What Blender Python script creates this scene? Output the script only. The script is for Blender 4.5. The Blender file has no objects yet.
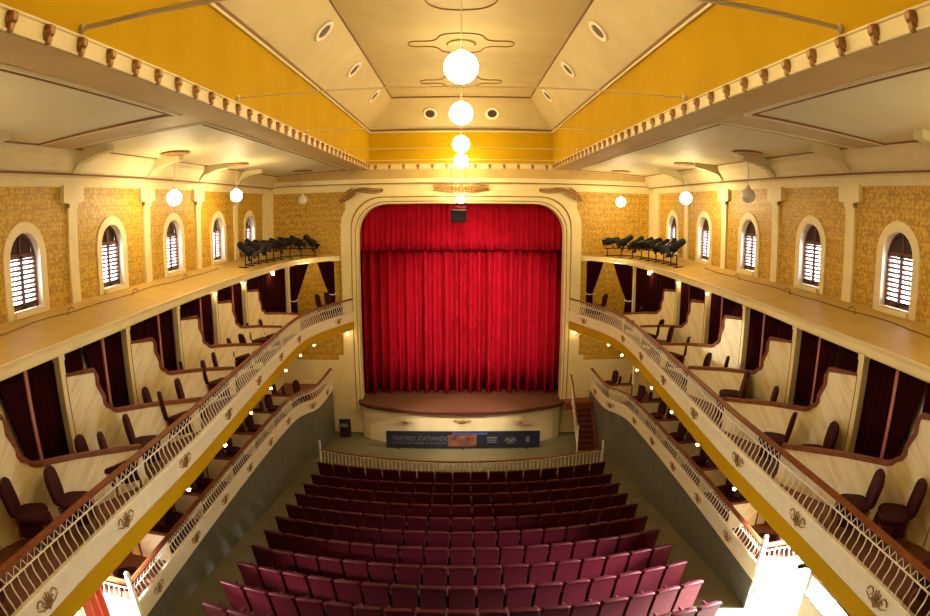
import bpy, bmesh, math, random
from mathutils import Vector, Matrix
random.seed(7)
sc = bpy.context.scene
C = sc.collection
PI = math.pi

# ------------------------------------------------------------------ camera, world, exposure
cam = bpy.data.cameras.new('camera')
camo = bpy.data.objects.new('camera', cam)
C.objects.link(camo)
camo.location = (0, 0, 8.7)
camo.rotation_euler = (PI / 2 - 0.16355, 0, -0.0065)
cam.type = 'PANO'
cam.sensor_fit = 'HORIZONTAL'
cam.sensor_width = 36.0
cam.sensor_height = 36.0 * 616 / 930
cam.panorama_type = 'FISHEYE_EQUISOLID'
cam.fisheye_lens = 598.6 / 930 * 36
cam.fisheye_fov = PI
cam.clip_end = 200
sc.camera = camo
sc.view_settings.view_transform = 'Standard'
sc.view_settings.look = 'None'
sc.view_settings.gamma = 1
sc.view_settings.use_curve_mapping = False
sc.view_settings.exposure = 0.35
sc.cycles.use_denoising = True
sc.cycles.max_bounces = 6
sc.cycles.diffuse_bounces = 4
sc.cycles.sample_clamp_indirect = 6
w = bpy.data.worlds.new('daylight')
sc.world = w
w.use_nodes = True
w.node_tree.nodes['Background'].inputs[0].default_value = (0.86, 0.93, 1.0, 1)
w.node_tree.nodes['Background'].inputs[1].default_value = 12.0

def area_light(name, loc, rot, sx, sy, power, col):
    l = bpy.data.lights.new(name, 'AREA')
    l.shape = 'RECTANGLE'; l.size = sx; l.size_y = sy; l.energy = power; l.color = col
    o = bpy.data.objects.new(name, l); C.objects.link(o)
    o.location = loc; o.rotation_euler = rot
    return o
def spot(name, loc, target, power, col, angle, r=0.05, blend=0.3):
    l = bpy.data.lights.new(name, 'SPOT'); l.energy = power; l.color = col
    l.spot_size = angle; l.spot_blend = blend; l.shadow_soft_size = r
    o = bpy.data.objects.new(name, l); C.objects.link(o); o.location = loc
    o.rotation_euler = (Vector(target) - Vector(loc)).to_track_quat('-Z', 'Y').to_euler()
    return o
# daylight falling through the two side entrances
area_light('daylight_right_entrance', (9.3, 7.78, 4.7), (0, math.radians(54), 0), 1.0, 1.6, 15000, (0.93, 0.97, 1.0))
area_light('daylight_left_entrance', (-9.3, 6.1, 4.7), (0, math.radians(-54), 0), 1.0, 2.0, 6000, (1.0, 0.97, 0.92))
WARM = (1.0, 0.72, 0.40)
GLOBE_L = 66.0

# ------------------------------------------------------------------ materials
def mat(name, col, rough=0.6, metal=0.0, col2=None, scale=6.0, bump=0.0, bscale=None, emit=None, es=0, detail=4, stretch=None, coat=0.0, spec=None):
    m = bpy.data.materials.new(name); m.use_nodes = True
    nt = m.node_tree; b = nt.nodes['Principled BSDF']
    b.inputs['Base Color'].default_value = (*col, 1)
    b.inputs['Roughness'].default_value = rough
    b.inputs['Metallic'].default_value = metal
    if spec is not None: b.inputs['Specular IOR Level'].default_value = spec
    if coat: b.inputs['Coat Weight'].default_value = coat
    if emit:
        b.inputs['Emission Color'].default_value = (*emit, 1); b.inputs['Emission Strength'].default_value = es
    if col2 or bump:
        tc = nt.nodes.new('ShaderNodeTexCoord'); mp = nt.nodes.new('ShaderNodeMapping')
        nt.links.new(tc.outputs['Object'], mp.inputs[0])
        if stretch: mp.inputs['Scale'].default_value = stretch
        n = nt.nodes.new('ShaderNodeTexNoise'); n.inputs['Scale'].default_value = scale; n.inputs['Detail'].default_value = detail
        nt.links.new(mp.outputs[0], n.inputs['Vector'])
        if col2:
            r = nt.nodes.new('ShaderNodeValToRGB')
            r.color_ramp.elements[0].position = 0.35; r.color_ramp.elements[1].position = 0.68
            r.color_ramp.elements[0].color = (*col, 1); r.color_ramp.elements[1].color = (*col2, 1)
            nt.links.new(n.outputs['Fac'], r.inputs[0]); nt.links.new(r.outputs[0], b.inputs['Base Color'])
        if bump:
            n2 = nt.nodes.new('ShaderNodeTexNoise'); n2.inputs['Scale'].default_value = bscale or scale * 4
            nt.links.new(mp.outputs[0], n2.inputs['Vector'])
            bp = nt.nodes.new('ShaderNodeBump'); bp.inputs['Strength'].default_value = bump; bp.inputs['Distance'].default_value = 0.02
            nt.links.new(n2.outputs['Fac'], bp.inputs['Height']); nt.links.new(bp.outputs[0], b.inputs['Normal'])
    return m

def damask(name, ca, cb):
    """gold wall cloth with rows of small dark ornaments"""
    m = bpy.data.materials.new(name); m.use_nodes = True
    nt = m.node_tree; b = nt.nodes['Principled BSDF']; L = nt.links.new; N = nt.nodes.new
    b.inputs['Roughness'].default_value = 0.55
    tc = N('ShaderNodeTexCoord'); sp = N('ShaderNodeSeparateXYZ'); L(tc.outputs['Object'], sp.inputs[0])
    ad = N('ShaderNodeMath'); ad.operation = 'ADD'; L(sp.outputs[0], ad.inputs[0]); L(sp.outputs[1], ad.inputs[1])
    cb_ = N('ShaderNodeCombineXYZ'); L(ad.outputs[0], cb_.inputs[0]); L(sp.outputs[2], cb_.inputs[1])
    v = N('ShaderNodeTexVoronoi'); v.inputs['Scale'].default_value = 15; v.inputs['Randomness'].default_value = 0.55
    mp = N('ShaderNodeMapping'); mp.inputs['Scale'].default_value = (1.0, 0.8, 1); L(cb_.outputs[0], mp.inputs[0]); L(mp.outputs[0], v.inputs['Vector'])
    n = N('ShaderNodeTexNoise'); n.inputs['Scale'].default_value = 20; n.inputs['Detail'].default_value = 3; n.inputs['Distortion'].default_value = 1.6
    L(cb_.outputs[0], n.inputs['Vector'])
    wv = N('ShaderNodeTexWave'); wv.bands_direction = 'Y'; wv.inputs['Scale'].default_value = 1.3; wv.inputs['Distortion'].default_value = 0.6; wv.inputs['Detail Scale'].default_value = 3
    L(cb_.outputs[0], wv.inputs['Vector'])
    m1 = N('ShaderNodeMath'); m1.operation = 'MULTIPLY'; L(v.outputs['Distance'], m1.inputs[0]); m1.inputs[1].default_value = 0.9
    m2 = N('ShaderNodeMath'); m2.operation = 'ADD'; L(m1.outputs[0], m2.inputs[0]); L(n.outputs['Fac'], m2.inputs[1])
    m3 = N('ShaderNodeMath'); m3.operation = 'MULTIPLY_ADD'; L(wv.outputs['Fac'], m3.inputs[0]); m3.inputs[1].default_value = 0.10; L(m2.outputs[0], m3.inputs[2])
    r = N('ShaderNodeValToRGB'); r.color_ramp.elements[0].position = 0.98; r.color_ramp.elements[1].position = 1.16
    r.color_ramp.elements[0].color = (*ca, 1); r.color_ramp.elements[1].color = (*cb, 1)
    L(m3.outputs[0], r.inputs[0]); L(r.outputs[0], b.inputs['Base Color'])
    return m

def streaked(name, ca, cb):
    """cream marbled board with soft diagonal veins"""
    m = bpy.data.materials.new(name); m.use_nodes = True
    nt = m.node_tree; b = nt.nodes['Principled BSDF']; L = nt.links.new; N = nt.nodes.new
    b.inputs['Roughness'].default_value = 0.5
    tc = N('ShaderNodeTexCoord'); m0 = N('ShaderNodeMapping'); m0.inputs['Rotation'].default_value = (0, math.radians(48), 0)
    mp = N('ShaderNodeMapping'); mp.inputs['Scale'].default_value = (0.9, 1, 7)
    L(tc.outputs['Object'], m0.inputs[0]); L(m0.outputs[0], mp.inputs[0])
    n = N('ShaderNodeTexNoise'); n.inputs['Scale'].default_value = 1.6; n.inputs['Detail'].default_value = 4; n.inputs['Distortion'].default_value = 0.6
    L(mp.outputs[0], n.inputs['Vector'])
    r = N('ShaderNodeValToRGB'); r.color_ramp.elements[0].position = 0.36; r.color_ramp.elements[1].position = 0.55
    r.color_ramp.elements[0].color = (*cb, 1); r.color_ramp.elements[1].color = (*ca, 1)
    L(n.outputs['Fac'], r.inputs[0]); L(r.outputs[0], b.inputs['Base Color'])
    return m

M = {}
M['gold'] = damask('gold_damask', (0.56, 0.34, 0.022), (0.36, 0.19, 0.012))
M['cream'] = mat('cream_plaster', (0.76, 0.64, 0.34), 0.6, col2=(0.71, 0.58, 0.30), scale=2.5)
M['creamceil'] = mat('cream_ceiling', (0.54, 0.42, 0.19), 0.65, col2=(0.49, 0.375, 0.16), scale=1.4)
M['paleceil'] = mat('pale_gallery_ceiling', (0.66, 0.58, 0.32), 0.6, col2=(0.62, 0.54, 0.29), scale=1.0)
M['yellow'] = mat('yellow_ceiling_paint', (0.49, 0.285, 0.003), 0.8, col2=(0.45, 0.26, 0.003), scale=1.2, spec=0.08)
M['ochre'] = mat('ochre_ledge_paint', (0.56, 0.37, 0.09), 0.5, col2=(0.49, 0.31, 0.06), scale=1.8)
M['tan'] = mat('tan_soffit', (0.52, 0.35, 0.11), 0.7, col2=(0.48, 0.31, 0.10), scale=2)
M['white'] = mat('white_paint', (0.84, 0.77, 0.58), 0.4, col2=(0.79, 0.71, 0.52), scale=5)
M['rail'] = mat('white_railing_paint', (0.86, 0.80, 0.68), 0.4)
M['wood'] = mat('red_brown_wood', (0.22, 0.065, 0.020), 0.5, col2=(0.14, 0.04, 0.014), scale=8, stretch=(1, 1, 6), spec=0.15)
M['rope'] = mat('brown_rope_moulding', (0.22, 0.10, 0.035), 0.6, bump=0.6, scale=30)
M['corbel'] = mat('brown_gilt_corbel', (0.20, 0.07, 0.02), 0.45, col2=(0.45, 0.24, 0.06), scale=24)
M['gilt'] = mat('bronze_gilt', (0.36, 0.20, 0.05), 0.4, 0.3, col2=(0.24, 0.12, 0.03), scale=20)
M['marble'] = streaked('cream_marbling', (0.86, 0.74, 0.44), (0.76, 0.60, 0.31))
M['curtain'] = mat('red_velvet', (0.42, 0.003, 0.020), 0.95, col2=(0.35, 0.002, 0.015), scale=3, spec=0.12)
M['drape'] = mat('dark_maroon_velvet', (0.022, 0.0015, 0.003), 1.0, col2=(0.014, 0.001, 0.002), scale=4, spec=0.05)
M['seat'] = mat('crimson_leather', (0.060, 0.0022, 0.007), 0.55, col2=(0.045, 0.0016, 0.005), scale=9, spec=0.22)
M['seatdark'] = mat('dark_crimson_shell', (0.03, 0.003, 0.005), 0.5)
M['chair'] = mat('dark_maroon_upholstery', (0.040, 0.002, 0.007), 0.75, col2=(0.028, 0.0015, 0.005), scale=8, spec=0.2)
M['black'] = mat('black_metal', (0.006, 0.006, 0.007), 0.5, 0.0, spec=0.2)
M['lens'] = mat('grey_lens', (0.25, 0.27, 0.3), 0.15, 0.4)
M['floor'] = mat('olive_floor_paint', (0.125, 0.108, 0.055), 0.6, col2=(0.095, 0.085, 0.045), scale=0.9, bump=0.05)
M['dado'] = mat('grey_green_dado', (0.105, 0.11, 0.095), 0.5, col2=(0.14, 0.135, 0.105), scale=3, bump=0.1)
M['stage'] = mat('stage_boards', (0.12, 0.048, 0.022), 0.6, col2=(0.085, 0.033, 0.016), scale=5, stretch=(6, 1, 1))
M['lip'] = mat('dark_red_stage_edge', (0.08, 0.016, 0.012), 0.5)
M['apron'] = mat('cream_apron_boards', (0.78, 0.68, 0.45), 0.45, col2=(0.72, 0.60, 0.38), scale=3)
M['boxfloor'] = mat('brown_box_floor', (0.16, 0.055, 0.03), 0.6)
M['shutter'] = mat('brown_shutter_wood', (0.13, 0.035, 0.02), 0.45)
M['glass'] = mat('dark_fanlight_glass', (0.04, 0.015, 0.012), 0.7)
M['globe'] = mat('lit_opal_glass', (0.9, 0.8, 0.6), 0.3, emit=(1.0, 0.78, 0.40), es=GLOBE_L)
M['galleryglobe'] = mat('lit_gallery_opal_glass', (0.9, 0.8, 0.6), 0.3, emit=(1.0, 0.78, 0.42), es=GLOBE_L * 1.45)
M['globeoff'] = mat('unlit_opal_glass', (0.55, 0.50, 0.40), 0.15)
M['bulb'] = mat('lit_bulb_glass', (1, 0.8, 0.5), 0.3, emit=(1.0, 0.66, 0.30), es=80.0)
M['bulbstrong'] = mat('strong_lit_bulb_glass', (1, 0.8, 0.5), 0.3, emit=(1.0, 0.72, 0.34), es=260.0)
M['jamb'] = mat('white_window_reveal', (0.92, 0.90, 0.84), 0.5)
M['pink'] = mat('pinkish_brown_pole', (0.42, 0.15, 0.12), 0.5)
M['steel'] = mat('grey_steel_rod', (0.62, 0.50, 0.30), 0.5)
M['navy'] = mat('navy_banner_vinyl', (0.010, 0.016, 0.045), 0.45, col2=(0.008, 0.010, 0.02), scale=2)
M['print'] = mat('orange_print', (0.25, 0.09, 0.045), 0.5, col2=(0.03, 0.008, 0.02), scale=3)
M['bluep'] = mat('blue_print', (0.05, 0.08, 0.35), 0.5)
M['text'] = mat('grey_lettering', (0.13, 0.13, 0.16), 0.5)
M['rope2'] = mat('white_cord', (0.8, 0.7, 0.55), 0.6)
M['orange'] = mat('orange_red_cloth', (0.62, 0.09, 0.03), 0.7)
M['maskback'] = mat('dark_red_wall_paint', (0.05, 0.008, 0.008), 0.8)

# ------------------------------------------------------------------ mesh helpers
class MB:
    def __init__(s): s.v = []; s.f = []
    def add(s, v, f):
        o = len(s.v); s.v += [tuple(p) for p in v]; s.f += [tuple(i + o for i in q) for q in f]; return s
    def box(s, x0, x1, y0, y1, z0, z1):
        v = [(x, y, z) for z in (z0, z1) for y in (y0, y1) for x in (x0, x1)]
        return s.add(v, [(0, 2, 3, 1), (4, 5, 7, 6), (0, 1, 5, 4), (2, 6, 7, 3), (0, 4, 6, 2), (1, 3, 7, 5)])
    def tube(s, path, r, n=6, r2=None):
        path = [Vector(p) for p in path]; N = len(path); rings = []
        up = Vector((0, 0, 1))
        for i, p in enumerate(path):
            t = (path[min(i + 1, N - 1)] - path[max(i - 1, 0)]).normalized()
            a = t.cross(up) if abs(t.dot(up)) < 0.95 else t.cross(Vector((1, 0, 0)))
            a.normalize(); b = t.cross(a)
            rr = r if r2 is None else r + (r2 - r) * i / (N - 1)
            rings.append([p + (a * math.cos(2 * PI * k / n) + b * math.sin(2 * PI * k / n)) * rr for k in range(n)])
        v = [q for R in rings for q in R]; f = []
        for i in range(N - 1):
            for k in range(n):
                f.append((i * n + k, i * n + (k + 1) % n, (i + 1) * n + (k + 1) % n, (i + 1) * n + k))
        f.append(tuple(range(n))); f.append(tuple((N - 1) * n + k for k in range(n)))
        return s.add(v, f)
    def lathe(s, prof, n=16, c=(0, 0, 0)):
        v = []; f = []; m = len(prof)
        for (r, z) in prof:
            for k in range(n): v.append((c[0] + r * math.cos(2 * PI * k / n), c[1] + r * math.sin(2 * PI * k / n), c[2] + z))
        for i in range(m - 1):
            for k in range(n): f.append((i * n + k, i * n + (k + 1) % n, (i + 1) * n + (k + 1) % n, (i + 1) * n + k))
        f.append(tuple(range(n))); f.append(tuple((m - 1) * n + k for k in range(n)))
        return s.add(v, f)
    def sphere(s, c, r, n=20, m=12):
        prof = [(max(1e-4, r * math.sin(PI * i / m)), -r * math.cos(PI * i / m)) for i in range(m + 1)]
        return s.lathe(prof, n, c)
    def prism(s, pts, ax, a, b):
        """extrude a 2-D outline along axis ax between a and b (outline in the two other axes, in order)"""
        def P(u, v, t):
            return {0: (t, u, v), 1: (u, t, v), 2: (u, v, t)}[ax]
        n = len(pts); v = [P(u, w_, a) for u, w_ in pts] + [P(u, w_, b) for u, w_ in pts]
        f = [tuple(range(n)), tuple(range(n, 2 * n))] + [(i, (i + 1) % n, n + (i + 1) % n, n + i) for i in range(n)]
        return s.add(v, f)
    def sweep(s, plan, prof, side=1):
        """sweep a closed profile [(offset to the hall side, z)] along a plan polyline; cap both ends"""
        n = len(plan); m = len(prof); v = []
        for i, (x, y) in enumerate(plan):
            a = Vector(plan[max(0, i - 1)]); b = Vector(plan[min(n - 1, i + 1)]); t = (b - a).normalized()
            nx, ny = (-t.y, t.x) if side > 0 else (t.y, -t.x)
            for (o, z) in prof: v.append((x + nx * o, y + ny * o, z))
        f = []
        for i in range(n - 1):
            for k in range(m): f.append((i * m + k, i * m + (k + 1) % m, (i + 1) * m + (k + 1) % m, (i + 1) * m + k))
        f.append(tuple(range(m))); f.append(tuple((n - 1) * m + k for k in range(m)))
        return s.add(v, f)
    def pillow(s, w_, h, t, r=0.06, cx=0, cz=0, yc=0, nr=5, puff=0.6, tilt=0.0):
        """rounded padded panel in the XZ plane, thickness along Y, leaning by tilt"""
        def outline(k):
            o = []
            ww, hh = w_ / 2 - k, h / 2 - k; rr = max(r - k * 0.5, 0.01)
            for (sx, sz, a0) in ((1, 1, 0), (-1, 1, PI / 2), (-1, -1, PI), (1, -1, 1.5 * PI)):
                for i in range(nr):
                    a = a0 + (PI / 2) * i / (nr - 1)
                    o.append((sx * (ww - rr) + rr * math.cos(a), sz * (hh - rr) + rr * math.sin(a)))
            return o
        rings = [(t * 0.35 * puff + 0.0, -t / 2), (t * 0.05, -t / 4), (0, 0), (t * 0.05, t / 4), (t * 0.35 * puff, t / 2)]
        v = []; n = 0
        for k, y in rings:
            o = outline(k); n = len(o)
            for (x, z) in o:
                yy = yc + y; zz = cz + z
                v.append((cx + x, yy - (zz - (cz - h / 2)) * tilt, zz))
        f = []
        for i in range(len(rings) - 1):
            for k in range(n): f.append((i * n + k, i * n + (k + 1) % n, (i + 1) * n + (k + 1) % n, (i + 1) * n + k))
        f.append(tuple(range(n))); f.append(tuple((len(rings) - 1) * n + k for k in range(n)))
        return s.add(v, f)
    def xf(s, mtx):
        s.v = [tuple(mtx @ Vector(p)) for p in s.v]; return s
    def build(s, name, m, parent=None, smooth=False):
        me = bpy.data.meshes.new(name); me.from_pydata(s.v, [], s.f)
        bm = bmesh.new(); bm.from_mesh(me); bmesh.ops.recalc_face_normals(bm, faces=bm.faces)
        if smooth:
            for fc in bm.faces: fc.smooth = len(fc.verts) <= 4
        bm.to_mesh(me); bm.free()
        me.materials.append(M[m] if isinstance(m, str) else m)
        o = bpy.data.objects.new(name, me); C.objects.link(o)
        if parent: o.parent = parent
        return o

def tag(o, label=None, cat=None, group=None, kind=None):
    if label: o['label'] = label
    if cat: o['category'] = cat
    if group: o['group'] = group
    if kind: o['kind'] = kind
    return o
def thing(name, label, cat, loc=(0, 0, 0), rz=0, group=None):
    o = bpy.data.objects.new(name, None); C.objects.link(o); o.empty_display_size = 0.1
    o.location = loc; o.rotation_euler = (0, 0, rz)
    return tag(o, label, cat, group)
def struct(name, mb, m, label=None):
    o = mb.build(name, m); o['kind'] = 'structure'
    if label: o['label'] = label
    return o
def copy_tree(o, parent=None):
    c = o.copy(); C.objects.link(c)
    if parent: c.parent = parent
    for ch in CH.get(o.name, []): copy_tree(ch, c)
    return c
CH = {}
def index_children(o):
    CH[o.name] = [x for x in C.objects if x.parent == o]
    for x in CH[o.name]: index_children(x)
def spline(pts, n=8):
    """Catmull-Rom resampling of a plan polyline"""
    P = [Vector(p) for p in pts]; out = []
    for i in range(len(P) - 1):
        p0 = P[max(i - 1, 0)]; p1 = P[i]; p2 = P[i + 1]; p3 = P[min(i + 2, len(P) - 1)]
        for k in range(n):
            t = k / n
            out.append(tuple(0.5 * ((2 * p1) + (p2 - p0) * t + (2 * p0 - 5 * p1 + 4 * p2 - p3) * t * t + (3 * p1 - p0 - 3 * p2 + p3) * t ** 3)))
    out.append(tuple(P[-1])); return out
def along(plan, step, y0=None):
    """points and tangents at equal steps along a plan polyline"""
    out = []; acc = 0; nxt = 0
    for a, b in zip(plan[:-1], plan[1:]):
        a = Vector(a); b = Vector(b); L = (b - a).length
        while nxt <= acc + L:
            t = (nxt - acc) / L; out.append((a.lerp(b, t), (b - a).normalized())); nxt += step
        acc += L
    return out
def at_y(plan, y):
    for a, b in zip(plan[:-1], plan[1:]):
        if a[1] <= y <= b[1]:
            t = (y - a[1]) / max(1e-9, b[1] - a[1]); a = Vector(a); b = Vector(b)
            return a.lerp(b, t), (b - a).normalized()
    return Vector(plan[-1]), Vector((0, 1))
def mir(pts, s): return [(s * x, y) for x, y in pts]
SIDE = {-1: 'left', 1: 'right'}
ORD = ['first', 'second', 'third', 'fourth', 'fifth', 'sixth', 'seventh', 'eighth', 'ninth', 'tenth', 'eleventh', 'twelfth', 'thirteenth', 'fourteenth', 'fifteenth', 'sixteenth', 'seventeenth', 'eighteenth', 'nineteenth', 'twentieth']

YS = 22.2      # stage wall
YB = -3.0      # back of the hall
XW = 7.3       # side walls
def floor_z(y): return 0.0 if y > 16.2 else (16.2 - y) * 0.148

# plans of the curved fronts (distance from the axis, distance from the eye)
UP = spline([(4.66, YB), (4.66, 3), (4.66, 8), (4.72, 9.8), (4.84, 11.8), (4.96, 13.7), (5.07, 15.5), (5.16, 17.2), (5.14, 18.6), (4.92, 19.8), (4.55, 20.9), (4.08, 22.2)], 8)
LO = spline([(5.78, 7.4), (5.78, 10), (5.78, 14), (5.74, 17), (5.66, 18.5), (5.48, 19.15), (5.24, 19.6), (5.12, 20.3), (5.10, 22.2)], 8)
HD = spline([(5.85, YB), (5.85, 4), (5.85, 8), (5.95, 10), (6.05, 12.5), (6.10, 15), (6.08, 17.5), (6.0, 19.4), (5.75, 20.7), (5.3, 21.5), (4.6, 22.0)], 8)

# ------------------------------------------------------------------ floor and room shell
b = MB()
ys = [YB, 16.2, YS + 0.3]
for y0, y1 in zip(ys[:-1], ys[1:]):
    b.add([(-XW, y0, floor_z(y0)), (XW, y0, floor_z(y0)), (XW, y1, floor_z(y1)), (-XW, y1, floor_z(y1))], [(0, 1, 2, 3)])
b.add([(-XW, YB, -0.2), (XW, YB, -0.2), (XW, YS + 0.3, -0.2), (-XW, YS + 0.3, -0.2)], [(0, 1, 2, 3)])
struct('floor', b, 'floor', 'olive painted floor sloping down to the stage')

ARCH_N = 12
WIN_Y = [1.88, 4.88, 7.89, 10.85, 13.86, 16.87, 19.70]
HW, SILL, SPR = 0.44, 7.37, 8.25
PIL = [0.35, 3.35, 6.35, 9.36, 12.39, 15.35, 18.32]
def arch_pts(yc, hw, sill, spring, n=ARCH_N):
    p = [(yc - hw, sill), (yc - hw, spring)]
    p += [(yc - hw * math.cos(PI * i / n), spring + hw * math.sin(PI * i / n)) for i in range(1, n)]
    p += [(yc + hw, spring), (yc + hw, sill)]
    return p
def wall_with_windows(s):
    b = MB(); z0, z1 = 7.0, 10.2; edges = [YB] + [(WIN_Y[i] + WIN_Y[i + 1]) / 2 for i in range(len(WIN_Y) - 1)] + [YS + 0.3]
    for x in (s * XW, s * (XW + 0.32)):
        for i, yc in enumerate(WIN_Y):
            a, c = edges[i], edges[i + 1]; ap = arch_pts(yc, HW, SILL, SPR)
            b.add([(x, a, z0), (x, yc - HW, z0), (x, yc - HW, z1), (x, a, z1)], [(0, 1, 2, 3)])
            b.add([(x, yc + HW, z0), (x, c, z0), (x, c, z1), (x, yc + HW, z1)], [(0, 1, 2, 3)])
            b.add([(x, yc - HW, z0), (x, yc + HW, z0), (x, yc + HW, SILL), (x, yc - HW, SILL)], [(0, 1, 2, 3)])
            top = ap[1:-1]
            for (p, q) in zip(top[:-1], top[1:]):
                b.add([(x, p[0], p[1]), (x, q[0], q[1]), (x, q[0], z1), (x, p[0], z1)], [(0, 1, 2, 3)])
    o = b.build('wall_' + SIDE[s], 'gold'); o['kind'] = 'structure'; o['label'] = 'gold damask gallery wall with arched windows on the %s' % SIDE[s]
    return o
DOOR = {-1: (4.9, 7.3, 3.9), 1: (6.9, 8.65, 3.9)}
for s in (-1, 1):
    wall_with_windows(s)
    # lower part of the side wall with the entrance opening
    d0, d1, dz = DOOR[s]; b = MB(); x0, x1 = sorted((s * XW, s * (XW + 0.3)))
    b.box(x0, x1, YB, d0, -0.2, 7.28); b.box(x0, x1, d1, YS + 0.3, -0.2, 7.28); b.box(x0, x1, d0, d1, dz, 7.28)
    struct('wall_' + SIDE[s], b, 'cream', 'cream lower wall behind the %s boxes' % SIDE[s])
    # wall top frieze + crown
    b = MB(); pr = [(0, 9.45), (0.03, 9.45), (0.03, 9.62), (0.10, 9.66), (0.16, 9.80), (0.30, 9.98), (0.34, 10.2), (0, 10.2)]
    b.sweep([(s * XW, YB), (s * XW, YS)], pr, side=1 if s > 0 else -1)
    struct('trim', b, 'cream', 'cream crown moulding along the top of the %s gallery wall' % SIDE[s])
    b = MB(); b.box(*sorted((s * (XW - 0.17), s * (XW - 0.11))), YB, YS - 0.1, 9.655, 9.685)
    struct('trim', b, 'rope', 'brown line under the crown moulding on the %s' % SIDE[s])
    # pilasters
    for i, y in enumerate(PIL):
        b = MB(); x0, x1 = sorted((s * XW, s * (XW - 0.06)))
        b.box(x0, x1, y - 0.15, y + 0.15, 7.25, 9.46)
        xc = sorted((s * XW, s * (XW - 0.10)))
        b.prism([(y - 0.15, 9.05), (y + 0.15, 9.05), (y + 0.15, 9.13), (y + 0.34, 9.16), (y + 0.34, 9.47), (y - 0.34, 9.47), (y - 0.34, 9.16), (y - 0.15, 9.13)], 0, xc[0], xc[1])
        struct('trim', b, 'cream', 'cream pilaster on the %s gallery wall' % SIDE[s])
        # haunch bracket at the ceiling
        b = MB(); ya, yb_ = y - 0.11, y + 0.11
        pts = [(XW - 0.1, 9.66), (XW - 0.3, 9.86), (XW - 0.7, 9.98), (XW - 1.0, 10.02), (XW - 1.0, 10.16), (XW, 10.12)]
        b.prism([(s * p, q) for p, q in pts], 1, ya, yb_)
        struct('trim', b, 'paleceil', 'pale ceiling bracket above a pilaster on the %s' % SIDE[s])
    b = MB(); x0, x1 = sorted((s * XW, s * (XW - 0.10))); b.box(x0, x1, 21.1, YS, 7.0, 9.47)
    struct('trim', b, 'cream', 'wide cream corner pier on the %s' % SIDE[s])

# windows: surround, reveal, shutters with louvres, dark fanlight
def make_window(s, yc, n):
    x = s * XW; ins = -s
    root = bpy.data.objects.new('window_%d' % n, None); C.objects.link(root); root['kind'] = 'structure'
    root['label'] = 'arched window with brown louvred shutters'
    a = arch_pts(yc, HW, 7.27, SPR); o = arch_pts(yc, 0.61, 7.27, SPR)
    def ring(A, B, x0, x1):
        m = MB(); n_ = len(A)
        m.v = [(x0, p, q) for p, q in A] + [(x0, p, q) for p, q in B] + [(x1, p, q) for p, q in A] + [(x1, p, q) for p, q in B]
        for i in range(n_ - 1):
            m.f += [(i, i + 1, n_ + i + 1, n_ + i), (2 * n_ + i, 2 * n_ + i + 1, 3 * n_ + i + 1, 3 * n_ + i),
                    (i, i + 1, 2 * n_ + i + 1, 2 * n_ + i), (n_ + i, n_ + i + 1, 3 * n_ + i + 1, 3 * n_ + i)]
        for j in (0, n_ - 1): m.f.append((j, n_ + j, 3 * n_ + j, 2 * n_ + j))
        return m
    ring(a, o, x - 0.0 * ins, x + 0.03 * ins).build('surround', 'cream', root)
    # reveal lining
    ri = arch_pts(yc, HW - 0.012, SILL, SPR); ro = arch_pts(yc, HW, SILL, SPR)
    ring(ri, ro, x + 0.025 * ins, x - 0.32 * ins).build('reveal', 'jamb', root)
    m = MB(); m.box(*sorted((x + 0.10 * ins, x - 0.34 * ins)), yc - HW, yc + HW, SILL - 0.09, SILL); m.build('sill', 'cream', root)
    # frame and fanlight
    xo = x - 0.12 * ins; xf = x - 0.16 * ins
    m = ring(arch_pts(yc, HW - 0.055, SILL + 0.03, SPR), arch_pts(yc, HW - 0.012, SILL, SPR), xo, xf)
    m.box(*sorted((xo, xf)), yc - HW + 0.04, yc + HW - 0.04, 8.27, 8.32)
    m.box(*sorted((xo, xf)), yc - 0.015, yc + 0.015, 8.3, 8.63)
    m.build('frame', 'shutter', root)
    fan = [(yc - HW + 0.05, 8.3), (yc + HW - 0.05, 8.3)] + [(yc + (HW - 0.05) * math.cos(PI * i / 12), SPR + (HW - 0.05) * math.sin(PI * i / 12)) for i in range(2, 11)]
    m = MB(); m.prism(fan, 0, xf - 0.012, xf - 0.004); m.build('fanlight', 'glass', root)
    for q in (-1, 1):
        m = MB(); y0, y1 = (yc - HW + 0.045, yc - 0.006) if q < 0 else (yc + 0.006, yc + HW - 0.045)
        z0, z1 = SILL + 0.01, 8.28; xa, xb = sorted((xo + 0.0, xo + 0.03 * ins))
        m.box(xa, xb, y0, y0 + 0.035, z0, z1); m.box(xa, xb, y1 - 0.035, y1, z0, z1)
        m.box(xa, xb, y0, y1, z0, z0 + 0.07); m.box(xa, xb, y0, y1, z1 - 0.04, z1)
        sh = m.build('shutter', 'shutter', root)
        m = MB(); z = z0 + 0.09
        while z < z1 - 0.05:
            xm = (xa + xb) / 2; d = 0.016; h = 0.022
            m.add([(xm + ins * d, y0 + 0.03, z + h), (xm + ins * d, y1 - 0.03, z + h), (xm - ins * d, y1 - 0.03, z - h), (xm - ins * d, y0 + 0.03, z - h),
                   (xm + ins * d, y0 + 0.03, z + h + 0.006), (xm + ins * d, y1 - 0.03, z + h + 0.006), (xm - ins * d, y1 - 0.03, z - h + 0.006), (xm - ins * d, y0 + 0.03, z - h + 0.006)],
                  [(0, 1, 2, 3), (4, 5, 6, 7), (0, 1, 5, 4), (2, 3, 7, 6), (0, 3, 7, 4), (1, 2, 6, 5)])
            z += 0.082
        m.build('louvres', 'shutter', sh)
n = 1
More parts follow.
